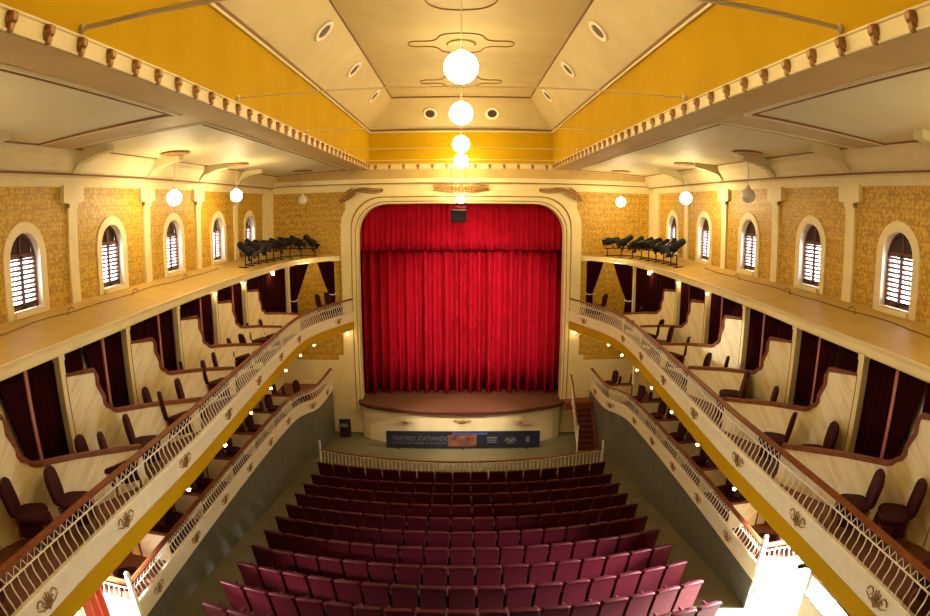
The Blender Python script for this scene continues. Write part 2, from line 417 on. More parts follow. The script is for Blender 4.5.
for s in (-1, 1):
    for yc in WIN_Y[1:]:
        make_window(s, yc, n); n += 1
    # plug the unseen rear window behind the eye
    b = MB(); b.box(*sorted((s * (XW + 0.02), s * (XW + 0.2))), WIN_Y[0] - 0.4, WIN_Y[0] + 0.4, 7.3, 8.8)
    struct('wall_' + SIDE[s], b, 'gold')

# stage wall with the arched opening
OW, OT, OR = 3.86, 8.96, 1.12    # half width, top, corner radius
def rrect(hw, top, r, base, n=8):
    p = [(-hw, base), (-hw, top - r)]
    p += [(-hw + r - r * math.cos(PI / 2 * i / n), top - r + r * math.sin(PI / 2 * i / n)) for i in range(1, n + 1)]
    q = [(-x, z) for x, z in reversed(p)]
    return p + q
def band(o, i, y0, y1):
    m = MB(); n_ = len(o)
    m.v = [(x, y0, z) for x, z in o] + [(x, y0, z) for x, z in i] + [(x, y1, z) for x, z in o] + [(x, y1, z) for x, z in i]
    for k in range(n_ - 1):
        m.f += [(k, k + 1, n_ + k + 1, n_ + k), (2 * n_ + k, 2 * n_ + k + 1, 3 * n_ + k + 1, 3 * n_ + k), (k, k + 1, 2 * n_ + k + 1, 2 * n_ + k), (n_ + k, n_ + k + 1, 3 * n_ + k + 1, 3 * n_ + k)]
    for j in (0, n_ - 1): m.f.append((j, n_ + j, 3 * n_ + j, 2 * n_ + j))
    return m
op = rrect(OW, OT, OR, 0)
b = MB()
for y in (YS, YS + 0.25):
    for (p, q) in zip(op[:-1], op[1:]):
        if abs(p[0] - q[0]) > 1e-6: b.add([(p[0], y, p[1]), (q[0], y, q[1]), (q[0], y, 13.2), (p[0], y, 13.2)], [(0, 1, 2, 3)])
    for s in (-1, 1): b.add([(s * OW, y, 0), (s * 7.6, y, 0), (s * 7.6, y, 13.2), (s * OW, y, 13.2)], [(0, 1, 2, 3)])
struct('wall_stage', b, 'cream', 'cream wall around the stage opening')
for s in (-1, 1):
    x0, x1 = sorted((s * 4.35, s * 7.2))
    b = MB(); b.box(x0, x1, YS - 0.02, YS, 4.3, 9.45); struct('wall_stage', b, 'gold', 'gold damask panel beside the stage on the %s' % SIDE[s])
    b = MB(); b.prism([(s * 4.75, 3.0), (s * 6.45, 3.0), (s * 6.45, 3.08), (s * 6.55, 3.08), (s * 6.55, 4.0), (s * 4.55, 4.0), (s * 4.55, 3.2), (s * 4.75, 3.2)], 1, YS - 0.02, YS)
    struct('wall_stage', b, 'gold', 'gold damask panel under the balcony beside the stage on the %s' % SIDE[s])
    b = MB(); b.box(*sorted((s * 3.95, s * 5.1)), YS - 0.05, YS, 1.15, 1.3); struct('trim', b, 'cream', 'cream chair rail on the stage wall on the %s' % SIDE[s])
fr = thing('proscenium_frame', 'cream moulded arch frame around the red stage curtain', 'proscenium arch', (0, YS, 0))
fr['kind'] = 'structure'
def fband(ow, ot, orr, iw, it, ir, d0, d1, m, name):
    o = rrect(ow, ot, orr, 1.0); i = rrect(iw, it, ir, 1.0)
    x = band(o, i, -d0, d1); x.build(name, m, fr)
fband(4.50, 9.44, 1.32, 4.12, 9.24, 1.14, 0.14, 0.0, 'cream', 'outer_moulding')
fband(4.12, 9.24, 1.14, 4.07, 9.19, 1.16, 0.08, 0.0, 'gilt', 'gilt_line')
fband(4.07, 9.19, 1.16, 3.95, 9.06, 1.15, 0.19, 0.0, 'cream', 'inner_moulding')
fband(3.95, 9.06, 1.15, 3.92, 9.03, 1.14, 0.10, 0.0, 'gilt', 'gilt_line')
fband(3.92, 9.03, 1.14, OW, OT, OR, 0.15, 0.42, 'cream', 'reveal')
# stage box behind
b = MB(); y0, y1 = YS + 0.25, YS + 2.6
b.add([(-5, y0, 1.3), (5, y0, 1.3), (5, y1, 1.3), (-5, y1, 1.3), (-5, y0, 10), (5, y0, 10), (5, y1, 10), (-5, y1, 10)], [(2, 3, 7, 6), (0, 3, 7, 4), (1, 2, 6, 5), (4, 5, 6, 7)]); b.box(-5.1, 5.1, y0, y1 + 0.1, 1.2, 1.32)
struct('wall_stage', b, 'maskback', 'dark walls behind the stage curtain')
b = MB(); b.box(-7.6, 7.6, YB - 0.2, YB, -0.2, 13.2); struct('wall_back', b, 'cream', 'cream wall at the back of the hall')

# ------------------------------------------------------------------ ceilings
XC, XE, ZC = 3.42, 2.45, 12.84
for s in (-1, 1):
    b = MB(); b.add([(s * (XC + 0.08), YB, 10.29), (s * XW, YB, 10.10), (s * XW, YS, 10.10), (s * (XC + 0.08), YS, 10.29)], [(0, 1, 2, 3)])
    b.add([(s * (XC + 0.08), YB, 10.4), (s * 7.65, YB, 10.4), (s * 7.65, YS, 10.4), (s * (XC + 0.08), YS, 10.4)], [(0, 1, 2, 3)])
    struct('ceiling', b, 'paleceil', 'pale gallery ceiling on the %s' % SIDE[s])
    # tan longitudinal soffit and cross band
    b = MB(); b.box(*sorted((s * (XC + 0.0), s * 4.08)), YB, YS, 10.245, 10.30); struct('ceiling', b, 'tan', 'tan soffit beside the coffered ceiling on the %s' % SIDE[s])
    for (u0, u1) in ((YB + 0.3, 7.95), (8.9, YS - 0.35)):
        pts = [(s * 4.12, u0), (s * 4.12, u1), (s * 7.0, u1), (s * 7.0, u0)]
        b = MB(); b2 = MB()
        for k in range(4):
            p, q = pts[k], pts[(k + 1) % 4]
            zp, zq = [10.275 - 0.17 * (abs(t[0]) - 3.5) / 3.8 for t in (p, q)]
            b.tube([(p[0], p[1], zp), (q[0], q[1], zq)], 0.035, 6)
            cx_, cy_ = s * 5.5, (u0 + u1) / 2
            f2 = lambda t, z: (t[0] + (0.09 if t[0] < cx_ else -0.09), t[1] + (0.09 if t[1] < cy_ else -0.09), z - 0.005)
            b2.tube([f2(p, zp), f2(q, zq)], 0.022, 6)
        struct('trim', b, 'cream', 'cream moulding round a gallery ceiling panel'); struct('trim', b2, 'rope', 'brown rope moulding round a gallery ceiling panel')
    b = MB(); b.add([(s * 4.05, 8.05, 10.245), (s * 7.1, 8.05, 10.09), (s * 7.1, 8.8, 10.09), (s * 4.05, 8.8, 10.245), (s * 4.05, 8.05, 10.29), (s * 7.1, 8.05, 10.2), (s * 7.1, 8.8, 10.2), (s * 4.05, 8.8, 10.29)], [(0, 1, 2, 3), (0, 1, 5, 4), (2, 3, 7, 6)])
    struct('ceiling', b, 'creamceil', 'cross beam of the gallery ceiling on the %s' % SIDE[s])
# coffer: yellow uprights, cream slopes, flat top
def quad(*p): m = MB(); m.add(p, [(0, 1, 2, 3)]); return m
b = MB()
for s in (-1, 1): b.add([(s * XC, YB, 10.26), (s * XC, YS, 10.26), (s * XC, YS, 11.72), (s * XC, YB, 11.72)], [(0, 1, 2, 3)])
b.add([(-XC, YS - 0.02, 10.2), (XC, YS - 0.02, 10.2), (XC, YS - 0.02, 11.72), (-XC, YS - 0.02, 11.72)], [(0, 1, 2, 3)])
struct('ceiling', b, 'yellow', 'deep yellow sides of the raised ceiling')
b = MB(); ye = 21.25
for s in (-1, 1): b.add([(s * XC, YB, 11.72), (s * XC, YS, 11.72), (s * XE, ye, ZC), (s * XE, YB, ZC)], [(0, 1, 2, 3)])
b.add([(-XC, YS, 11.72), (XC, YS, 11.72), (XE, ye, ZC), (-XE, ye, ZC)], [(0, 1, 2, 3)])
b.add([(-XE, YB, ZC), (XE, YB, ZC), (XE, ye, ZC), (-XE, ye, ZC)], [(0, 1, 2, 3)])
b.box(-7.65, 7.65, YB - 0.2, YS + 0.3, 13.0, 13.1)
struct('ceiling', b, 'creamceil', 'cream sloped and flat raised ceiling')
def trim_line(pts, r, m, label):
    b = MB()
    for p, q in zip(pts[:-1], pts[1:]): b.tube([p, q], r, 6)
    struct('trim', b, m, label)
trim_line([(-XE - .02, YB, ZC - 0.03), (-XE - .02, ye, ZC - 0.03), (XE + .02, ye, ZC - 0.03), (XE + .02, YB, ZC - 0.03)], 0.028, 'rope', 'brown rope moulding round the flat of the raised ceiling')
trim_line([(-XC + .04, YB, 11.73), (-XC + .04, YS - .07, 11.73), (XC - .04, YS - .07, 11.73), (XC - .04, YB, 11.73)], 0.035, 'rope', 'brown rope moulding above the yellow ceiling sides')
trim_line([(-XC + .05, YB, 11.66), (-XC + .05, YS - .07, 11.66), (XC - .05, YS - .07, 11.66), (XC - .05, YB, 11.66)], 0.028, 'cream', 'cream moulding above the yellow ceiling sides')
# cornice with brackets
def cornice(plan, side, label, brk):
    b = MB(); b.sweep(plan, [(0, 10.25), (0.03, 10.25), (0.035, 10.27), (0.01, 10.28), (0.01, 10.42), (0.03, 10.43), (0.03, 10.45), (0, 10.45)], side)
    o = struct('trim', b, 'cream', label)
    for p, t in brk:
        m = MB(); m.pillow(0.115, 0.12, 0.11, 0.03, 0, 0.025, 0.0, 3); m.pillow(0.08, 0.10, 0.07, 0.025, 0, -0.055, 0.0, 3); m.pillow(0.05, 0.04, 0.12, 0.015, 0.02, 0.04, -0.03, 3)
        k = m.build('bracket', 'corbel', o); k.location = (p[0], p[1], 10.345); k.rotation_euler = (0, 0, t)
for s in (-1, 1):
    ys_ = []; y = 3.34
    while y < YS - 0.2: ys_.append(y); y += 0.526
    y = 3.34 - 0.526
    while y > 0: ys_.append(y); y -= 0.526
    cornice([(s * XC, YB), (s * XC, YS - 0.02)], 1 if s > 0 else -1, 'cream cornice with brown brackets along the %s of the raised ceiling' % SIDE[s], [((s * (XC - 0.03), y), s * PI / 2) for y in ys_])
cornice([(-XC, YS - 0.02), (XC, YS - 0.02)], -1, 'cream cornice with brown brackets above the stage', [((x, YS - 0.06), 0) for x in [-3.18 + 0.53 * i for i in range(13)]])
b = MB(); b.sweep([(-7.2, YS), (7.2, YS)], [(0, 9.45), (0.03, 9.45), (0.03, 9.68), (0.10, 9.70), (0.12, 9.9), (0, 9.9)], -1)
bt = MB(); bt.sweep([(-7.0, YS), (7.0, YS)], [(0, 9.9), (0.12, 9.9), (0.20, 10.24), (0, 10.24)], -1); struct('trim', bt, 'tan', 'tan cove above the stage wall moulding')
struct('trim', b, 'cream', 'cream moulding across the top of the stage wall')
trim_line([(-7.1, YS - 0.12, 9.72), (7.1, YS - 0.12, 9.72)], 0.018, 'rope', 'brown line across the top of the stage wall')

# roundels in the slopes
def roundel(loc, nrm):
    root = bpy.data.objects.new('ceiling_vent', None); C.objects.link(root)
    m = MB(); m.lathe([(0.17, 0.0), (0.27, 0.0), (0.27, 0.03), (0.24, 0.05), (0.20, 0.05), (0.17, 0.03), (0.17, 0.0)], 20); m.build('rim', 'white', root, True)
    m = MB(); m.lathe([(0.001, 0.012), (0.175, 0.012), (0.175, 0.02), (0.001, 0.02)], 20); g = m.build('grille', 'glass', root)
    m = MB()
    for k in range(-3, 4): m.box(-0.15, 0.15, k * 0.045 - 0.004, k * 0.045 + 0.004, 0.018, 0.026)
    m.build('bars', 'shutter', g)
    root.location = loc; root.rotation_euler = Vector(nrm).to_track_quat('Z', 'Y').to_euler()
    return root
for s in (-1, 1):
    for i, y in enumerate((11.6, 15.15, 18.9)):
        f = (12.46 - 11.72) / (ZC - 11.72); x = XC + (XE - XC) * f
        r = roundel((s * x, y, 12.46), (-s * 0.755, 0, -0.655))
        tag(r, 'round dark vent in the %s ceiling slope, %s from the camera' % (SIDE[s], ['nearest', 'middle one', 'farthest'][i]), 'vent', 'ceiling vents')
    r = roundel((s * 1.13, 21.72, 12.28), (0, -0.755, -0.655)); tag(r, 'round dark vent in the end ceiling slope above the stage, %s one' % SIDE[s], 'vent', 'ceiling vents')
# baroque outlines on the flat ceiling
def medallion(y, idx, kx=1, ky=1):
    q = [(1.28, 0.0), (1.24, 0.17), (1.08, 0.25), (0.85, 0.24), (0.66, 0.30), (0.55, 0.48), (0.50, 0.68), (0.32, 0.84), (0, 0.90)]
    q = [(a * kx, c * ky) for a, c in spline(q, 5)]
    pts = q + [(-x, v) for x, v in reversed(q[:-1])]
    pts = pts + [(x, -v) for x, v in reversed(pts[1:-1])] + [pts[0]]
    m = MB(); m.tube([(x, y + v, ZC - 0.012) for x, v in pts], 0.018, 5)
    root = m.build('ceiling_medallion', 'rope')
    tag(root, 'thin brown scalloped outline on the flat ceiling, %s' % ['just above the nearest globe', 'above the second globe', 'above the third globe', 'nearest the camera'][idx], 'ceiling ornament', 'ceiling medallions')
    m = MB(); m.lathe([(0.32, 0), (0.36, -0.03), (0.30, -0.05), (0.24, -0.03), (0.16, -0.05), (0.10, -0.03), (0.05, -0.06), (0.03, -0.06)], 20, (0, y, ZC)); m.build('rosette', 'creamceil', root, True)
for i, (y, kx, ky) in enumerate(((9.9, 1.3, 2.0), (14.25, 1, 1), (18.7, 1, 1))): medallion(y, i, kx, ky)
# tie rods
for i, y in enumerate((4.4, 8.6, 12.9, 17.3, 21.3)):
    m = MB(); m.tube([(-XC + 0.03, y, 10.52), (XC - 0.03, y, 10.52)], 0.011 if i else 0.026, 6)
    r = m.build('tie_rod', 'steel')
    tag(r, 'thin grey tie rod spanning the raised ceiling, %s from the camera' % ['nearest', 'second', 'third', 'fourth', 'fifth'][i], 'tie rod', 'tie rods under the ceiling')
    for s in (-1, 1):
        m = MB(); m.lathe([(0.05, 0), (0.05, 0.03), (0.03, 0.05), (0.001, 0.05)], 8); k = m.build('anchor_plate', 'steel', r); k.location = (s * (XC - 0.005), y, 10.52); k.rotation_euler = (0, -s * PI / 2, 0)

# ------------------------------------------------------------------ globe lamps
def globe_lamp(x, y, z, r, ztop, label, lit=True, group='hanging globe lamps', gm='globe'):
    root = thing('globe_lamp', label, 'lamp', (x, y, z), 0, group)
    m = MB(); m.sphere((0, 0, 0), r, 24, 14); m.build('globe', gm if lit else 'globeoff', root, True)
    m = MB(); m.lathe([(0.05, r - 0.01), (0.06, r + 0.02), (0.03, r + 0.05), (0.012, r + 0.08), (0.001, r + 0.08)], 10); m.build('cap', 'steel', root)
    m = MB(); m.tube([(0, 0, r + 0.05), (0, 0, ztop - z - 0.03)], 0.008, 5); m.build('cord', 'steel', root)
    return root
CG = [(0, 9.3, 2.29 + 8.7, 0.27), (0, 13.85, 2.28 + 8.7, 0.27), (0, 18.3, 2.04 + 8.7, 0.26), (0, 21.0, 1.74 + 8.7, 0.25)]
for i, (x, y, z, r) in enumerate(CG):
    globe_lamp(x, y, z, r, ZC if i < 3 else 12.9, 'large lit globe hanging on the centre line, %s from the camera' % ['nearest', 'second', 'third', 'fourth'][i])
globe_lamp(-0.01, 21.3, 9.08, 0.13, 10.49, 'small lit globe hanging just above the black speaker box')
for y, nm in ((4.6, 'one bay'),): globe_lamp(0, y, 11.0, 0.27, ZC, 'added fill globe on the centre line, %s behind the picture edge' % nm)  # unseen globe continuing the row, added to light the near ceiling
for s, y, z, x, lit in ((-1, 11.85, 9.16, 6.2, 1), (-1, 15.7, 9.26, 6.2, 1), (-1, 20.3, 9.15, 5.5, 0), (1, 11.85, 9.2, 6.2, 0), (1, 15.7, 9.17, 6.2, 1), (1, 20.5, 9.08, 5.6, 1), (-1, 3.6, 9.2, 6.2, 1), (1, 3.6, 9.2, 6.2, 1)):
    lab = {(-1, 11.85): 'lit gallery globe in front of the left wall, nearest the camera', (-1, 15.7): 'lit gallery globe in front of the left wall, the farther one', (-1, 20.3): 'unlit grey globe in front of the gold panel left of the stage',
           (1, 11.85): 'unlit grey globe in front of the right gallery wall', (1, 15.7): 'lit gallery globe in front of the right windows', (1, 20.5): 'lit globe in front of the gold panel right of the stage',
           (-1, 3.6): 'added fill globe beyond the left picture edge', (1, 3.6): 'added fill globe beyond the right picture edge'}[(s, y)]  # the pair beyond the picture edges is unseen, added as fill light
    lp = globe_lamp(s * x, y, z, 0.165, 10.31 - (x - 3.42) * 0.049, lab, bool(lit), 'gallery globe lamps', 'galleryglobe')
    m = MB(); m.lathe([(0.02, 0), (0.22, 0), (0.30, -0.02), (0.34, -0.015), (0.36, 0.02), (0.02, 0.02)], 20, (0, 0, 10.265 - (x - 3.42) * 0.049 - z)); m.build('ceiling_rose', 'gilt' , lp, True)

# ------------------------------------------------------------------ upper balcony
def scroll_mb(w_=0.46, h=0.24):
    m = MB()
    for s in (-1, 1):
        for (sc_, ox, tw) in ((1.0, 0.16, 1), (0.7, 0.06, -1)):
            pts = []
            for i in range(13):
                a = i / 12 * 1.45 * PI; r = 0.075 * sc_ * (1 - i / 16)
                pts.append((s * (ox * (w_ / 0.46) + r * math.cos(a) - 0.02), -0.012, tw * r * math.sin(a) * h / 0.22 + (0.02 if tw > 0 else -0.03)))
            m.tube(pts, 0.013, 5, 0.007)
        m.tube([(0, -0.012, -h * 0.45), (s * 0.06, -0.014, -h * 0.2), (s * 0.13, -0.012, -h * 0.28), (s * w_ / 2, -0.010, -h * 0.05)], 0.014, 5, 0.006)
    for a in (-60, -30, 0, 30, 60):
        a = math.radians(a); m.tube([(0, -0.012, -h * 0.3), (math.sin(a) * h * 0.3, -0.02, -h * 0.3 + math.cos(a) * h * 0.45), (math.sin(a) * h * 0.42, -0.014, -h * 0.3 + math.cos(a) * h * 0.8)], 0.016, 5, 0.008)
    return m
ORN = scroll_mb().build('ornament', 'gilt'); ORN_ME = ORN.data; bpy.data.objects.remove(ORN)
def bar_mesh(h):
    m = MB(); pts = [(0, 0, 0), (0, -0.035, 0.02 * h / 0.4), (0, -0.062, 0.2 * h), (0, -0.055, 0.36 * h), (0, -0.012, 0.62 * h), (0, 0.0, 0.8 * h), (0, 0, h)]
    m.tube(pts, 0.0115, 4); o = m.build('baluster', 'rail'); me = o.data; bpy.data.objects.remove(o); return me, m
def railing(root, plan, s, zf0, zf1, ztop, step, ymin_ind, orn_y, lat=True, barmesh=None, rail_w=0.05):
    """white fascia, S-shaped bars, small lattice band and a wooden hand rail, swept along a plan (x positive side); s mirrors"""
    P = mir(plan, s); sd = 1 if s > 0 else -1
    m = MB(); m.sweep(P, [(0.0, zf0), (0.055, zf0), (0.07, zf0 + 0.03), (0.06, (zf0 + zf1) / 2), (0.07, zf1 - 0.03), (0.055, zf1), (0.0, zf1)], sd); fa = m.build('fascia', 'white', root)
    zl = ztop - 0.165
    m = MB(); m.sweep(P, [(-rail_w, ztop - 0.04), (rail_w, ztop - 0.04), (rail_w + 0.005, ztop - 0.01), (0, ztop + 0.005), (-rail_w, ztop)], sd); m.build('handrail', 'wood', root)
    m = MB(); m.sweep(P, [(0.02, zl - 0.008), (0.036, zl - 0.008), (0.036, zl + 0.008), (0.02, zl + 0.008)], sd)
    pts = along(P, step / 2)
    for i in range(len(pts) - 1):
        (p, t), (q, t2) = pts[i], pts[i + 1]; nx = Vector((-t.y, t.x)) * sd * 0.028
        za, zb = (zl, ztop - 0.04) if i % 2 else (ztop - 0.04, zl)
        m.tube([(p.x + nx.x, p.y + nx.y, za), (q.x + nx.x, q.y + nx.y, zb)], 0.007, 4)
    m.build('lattice_band', 'rail', root)
    me, proto = barmesh
    cnt = 0; rest = MB()
    for (p, t) in along(P, step):
        ang = math.atan2(t.y, t.x); nrm = Vector((-t.y, t.x)) * sd * 0.028
        rz = ang if sd < 0 else ang + PI     # local -Y points to the hall
        if p.y >= ymin_ind and cnt < 100:
            o = bpy.data.objects.new('baluster', me); C.objects.link(o); o.parent = root
            o.location = (p.x + nrm.x, p.y + nrm.y, zf1); o.rotation_euler = (0, 0, rz); cnt += 1
        else:
            mt = Matrix.Translation((p.x + nrm.x, p.y + nrm.y, zf1)) @ Matrix.Rotation(rz, 4, 'Z')
            rest.add([tuple(mt @ Vector(v)) for v in proto.v], proto.f)
    if rest.v: r = rest.build('balusters', 'rail', root); r['kind'] = 'stuff'
    for y in orn_y:
        p, t = at_y(P, y); ang = math.atan2(t.y, t.x); rz = ang if sd < 0 else ang + PI
        nrm = Vector((-t.y, t.x)) * sd * 0.066
        o = bpy.data.objects.new('ornament', ORN_ME); C.objects.link(o); o.parent = fa
        o.location = (p.x + nrm.x, p.y + nrm.y, (zf0 + zf1) / 2 + 0.01); o.rotation_euler = (0, 0, rz)
BAR_UP = bar_mesh(0.345); BAR_LO = bar_mesh(0.275)
ZBF = 4.86   # box floor, upper tier
for s in (-1, 1):
    P = mir(UP, s); sd = 1 if s > 0 else -1
    # slab: top follows the rail plan out to the side wall
    b = MB(); n_ = len(P)
    for z in (4.26, ZBF): b.add([(x, y, z) for x, y in P] + [(s * XW, y, z) for x, y in P], [(i, i + 1, n_ + i + 1, n_ + i) for i in range(n_ - 1)])
    b.add([(x, y, 4.26) for x, y in P] + [(x, y, ZBF) for x, y in P], [(i, i + 1, n_ + i + 1, n_ + i) for i in range(n_ - 1)])
    struct('balcony_slab', b, 'boxfloor', 'floor slab of the %s upper boxes' % SIDE[s])
    b = MB(); b.sweep(P, [(0.0, 4.24), (0.035, 4.24), (0.045, 4.28), (0.035, 4.545), (0.0, 4.56)], sd)
    struct('balcony_edge', b, 'yellow', 'yellow edge band under the %s upper balcony front' % SIDE[s])
    root = thing('balcony_railing', 'white railing with S-shaped bars along the upper %s balcony' % SIDE[s], 'railing', (0, 0, 0), 0, 'tier railings')
    railing(root, UP, s, 4.56, 4.92, 5.43, 0.145, 3.2, (4.1, 6.2, 8.35, 10.75, 13.2, 15.6, 17.9, 21.0), barmesh=BAR_UP)
    # ledge above the boxes, sloping to its edge
    H = mir(HD, s); n_ = len(H); b = MB()
    b.add([(x, y, 7.04) for x, y in H] + [(s * XW, y, 7.28) for x, y in H] + [(x, y, 6.90) for x, y in H] + [(s * XW, y, 6.90) for x, y in H],
          [(i, i + 1, n_ + i + 1, n_ + i) for i in range(n_ - 1)] + [(2 * n_ + i, 2 * n_ + i + 1, 3 * n_ + i + 1, 3 * n_ + i) for i in range(n_ - 1)])
    x_, y_ = H[-1]; b.add([(x_, y_, 7.04), (s * XW, YS, 7.28), (s * XW, YS, 7.04), (x_, YS, 7.04)], [(0, 1, 3)])
    struct('gallery_ledge', b, 'ochre', 'ochre ledge above the %s upper boxes' % SIDE[s])
    b = MB(); b.sweep(H, [(-0.10, 6.86), (0.02, 6.86), (0.035, 6.89), (0.02, 6.98), (0.04, 7.045), (-0.10, 7.045)], sd)
    b.sweep([H[-1], (s * 4.5, YS - 0.03)], [(-0.1, 6.86), (0.02, 6.86), (0.02, 7.045), (-0.1, 7.045)], sd)
    struct('trim', b, 'cream', 'cream fascia above the %s upper boxes' % SIDE[s])

# ------------------------------------------------------------------ upper boxes
POSTS = [(5.87, 2.3), (5.87, 4.6), (5.87, 6.92), (6.0, 9.18), (6.09, 11.5), (6.15, 13.8), (6.12, 15.9), (6.0, 19.9)]
BOXN = ['just beyond the picture edge', 'nearest the camera', 'second from the camera', 'third from the camera', 'fourth from the camera', 'fifth from the camera', 'sixth from the camera', 'beside the stage']
def drape_mb(p0, p1, z0, z1, waves, amp, edges=None, nz=10, th=0.03, seed=0):
    """hanging cloth between plan points; edges(t)->(u0,u1) gives its span at height fraction t (0 bottom, 1 top)"""
    p0 = Vector(p0); p1 = Vector(p1); t_ = (p1 - p0); L = t_.length; t_.normalize(); nn = Vector((-t_.y, t_.x))
    nx = max(10, waves * 6); V = []
    for side in (0, 1):
        for j in range(nz + 1):
            f = j / nz; u0, u1 = edges(f) if edges else (0, 1)
            for i in range(nx + 1):
                g = i / nx; u = u0 + (u1 - u0) * g
                off = amp * (u1 - u0 + 0.25) / 1.25 * math.sin(2 * PI * waves * g + seed) + 0.3 * amp * math.sin(5.3 * PI * waves * g * 0.37 + seed * 2)
                p = p0 + t_ * (L * u) + nn * (off + side * th)
                V.append((p.x, p.y, z0 + (z1 - z0) * f))
    m = MB(); W = nx + 1; S = W * (nz + 1); F = []
    for side in (0, 1):
        for j in range(nz):
            for i in range(nx):
                a = side * S + j * W + i; F.append((a, a + 1, a + W + 1, a + W))
    for j in range(nz):
        for i in (0, nx): a = j * W + i; F.append((a, a + W, a + W + S, a + S))
    for i in range(nx):
        for j in (0, nz): a = j * W + i; F.append((a, a + 1, a + 1 + S, a + S))
    return m.add(V, F)
def swept(u0, u1, keep, ut, ft=0.42):
    """span of a curtain gathered at height fraction ft; keep: 1 = right edge fixed, 0 = left edge fixed"""
    def f(t):
        wt = abs(u1 - u0)
        if t >= ft: k = ((t - ft) / (1 - ft)) ** 0.9; wd = ut + (wt - ut) * k
        else: wd = ut + (wt * 0.45 - ut) * (1 - t / ft) * 0.6
        return (u1 - wd, u1) if keep else (u0, u0 + wd)
    return f
# dividers: local profile t (0 post .. 1 rail) , z
DPROF = [(0.0, 6.55), (0.205, 6.50), (0.218, 6.40), (0.215, 6.27), (0.235, 6.15), (0.25, 6.05), (0.247, 5.96), (0.262, 5.89), (0.29, 5.85), (0.31, 5.79), (0.335, 5.755), (0.6, 5.65), (1.0, 5.44)]
def divider(s, k):
    px, py = POSTS[k]; A = Vector((px - 0.02, py + 0.05)); yb = py + 2.62
    B, _ = at_y(UP, yb); B = Vector((B.x + 0.09, B.y)); L = (B - A).length
    root = thing('box_divider', 'cream marbled stepped divider of the upper %s boxes, %s' % (SIDE[s], ['', 'cut by the picture edge', 'second', 'third', 'fourth', 'fifth', 'sixth'][k] + ('' if k == 1 else ' from the camera')), 'divider', (s * A.x, A.y, 0), 0, 'upper box dividers')
    ang = math.atan2(B.y - A.y, s * (B.x - A.x)); root.rotation_euler = (0, 0, ang)
    m = MB(); pts = [(0, ZBF)] + [(t * L, z - 0.03) for t, z in DPROF] + [(L, ZBF)]
    m.prism(pts, 1, -0.025, 0.025); m.build('panel', 'marble', root)
    m = MB(); path = [(0, ZBF + 0.02)] + [(t * L, z) for t, z in DPROF]
    n_ = len(path); off = []
    for i in range(n_):
        a = Vector(path[max(0, i - 1)]); c = Vector(path[min(n_ - 1, i + 1)]); t = (c - a).normalized(); off.append(Vector((t.y, -t.x)) * 0.042)
    v = []
    for i, (x, z) in enumerate(path):
        o = off[i]
        for (k_, y) in ((-1.0, -0.04), (0.6, -0.04), (0.6, 0.04), (-1.0, 0.04)): v.append((x + o.x * k_, y, z + o.y * k_))
    f = []
    for i in range(n_ - 1):
        for q in range(4): f.append((i * 4 + q, i * 4 + (q + 1) % 4, (i + 1) * 4 + (q + 1) % 4, (i + 1) * 4 + q))
    f += [(0, 1, 2, 3), tuple((n_ - 1) * 4 + q for q in range(4))]
    m.add(v, f); m.build('wooden_trim', 'wood', root)
def tie_mb(p0, p1, u, w_, z, drop=0.05, side=0):
    p0 = Vector(p0); p1 = Vector(p1); d = p1 - p0; a = p0 + d * (u - w_); c = p0 + d * (u + w_); nn = Vector((-d.y, d.x)).normalized() * 0.06
    m = MB(); pts = []
    for i in range(9):
        t = i / 8; q = a.lerp(c, t); pts.append((q.x, q.y, z - drop * math.sin(PI * t)))
    off = -nn
    m.tube([(x + off.x * math.sin(PI * i / 8), y + off.y * math.sin(PI * i / 8), zz) for i, (x, y, zz) in enumerate(pts)], 0.016, 5)
    m.tube([(x + 0.09 * nn.x / 0.06 * math.sin(PI * i / 8), y + 0.09 * nn.y / 0.06 * math.sin(PI * i / 8), zz) for i, (x, y, zz) in enumerate(pts)], 0.016, 5)
    return m
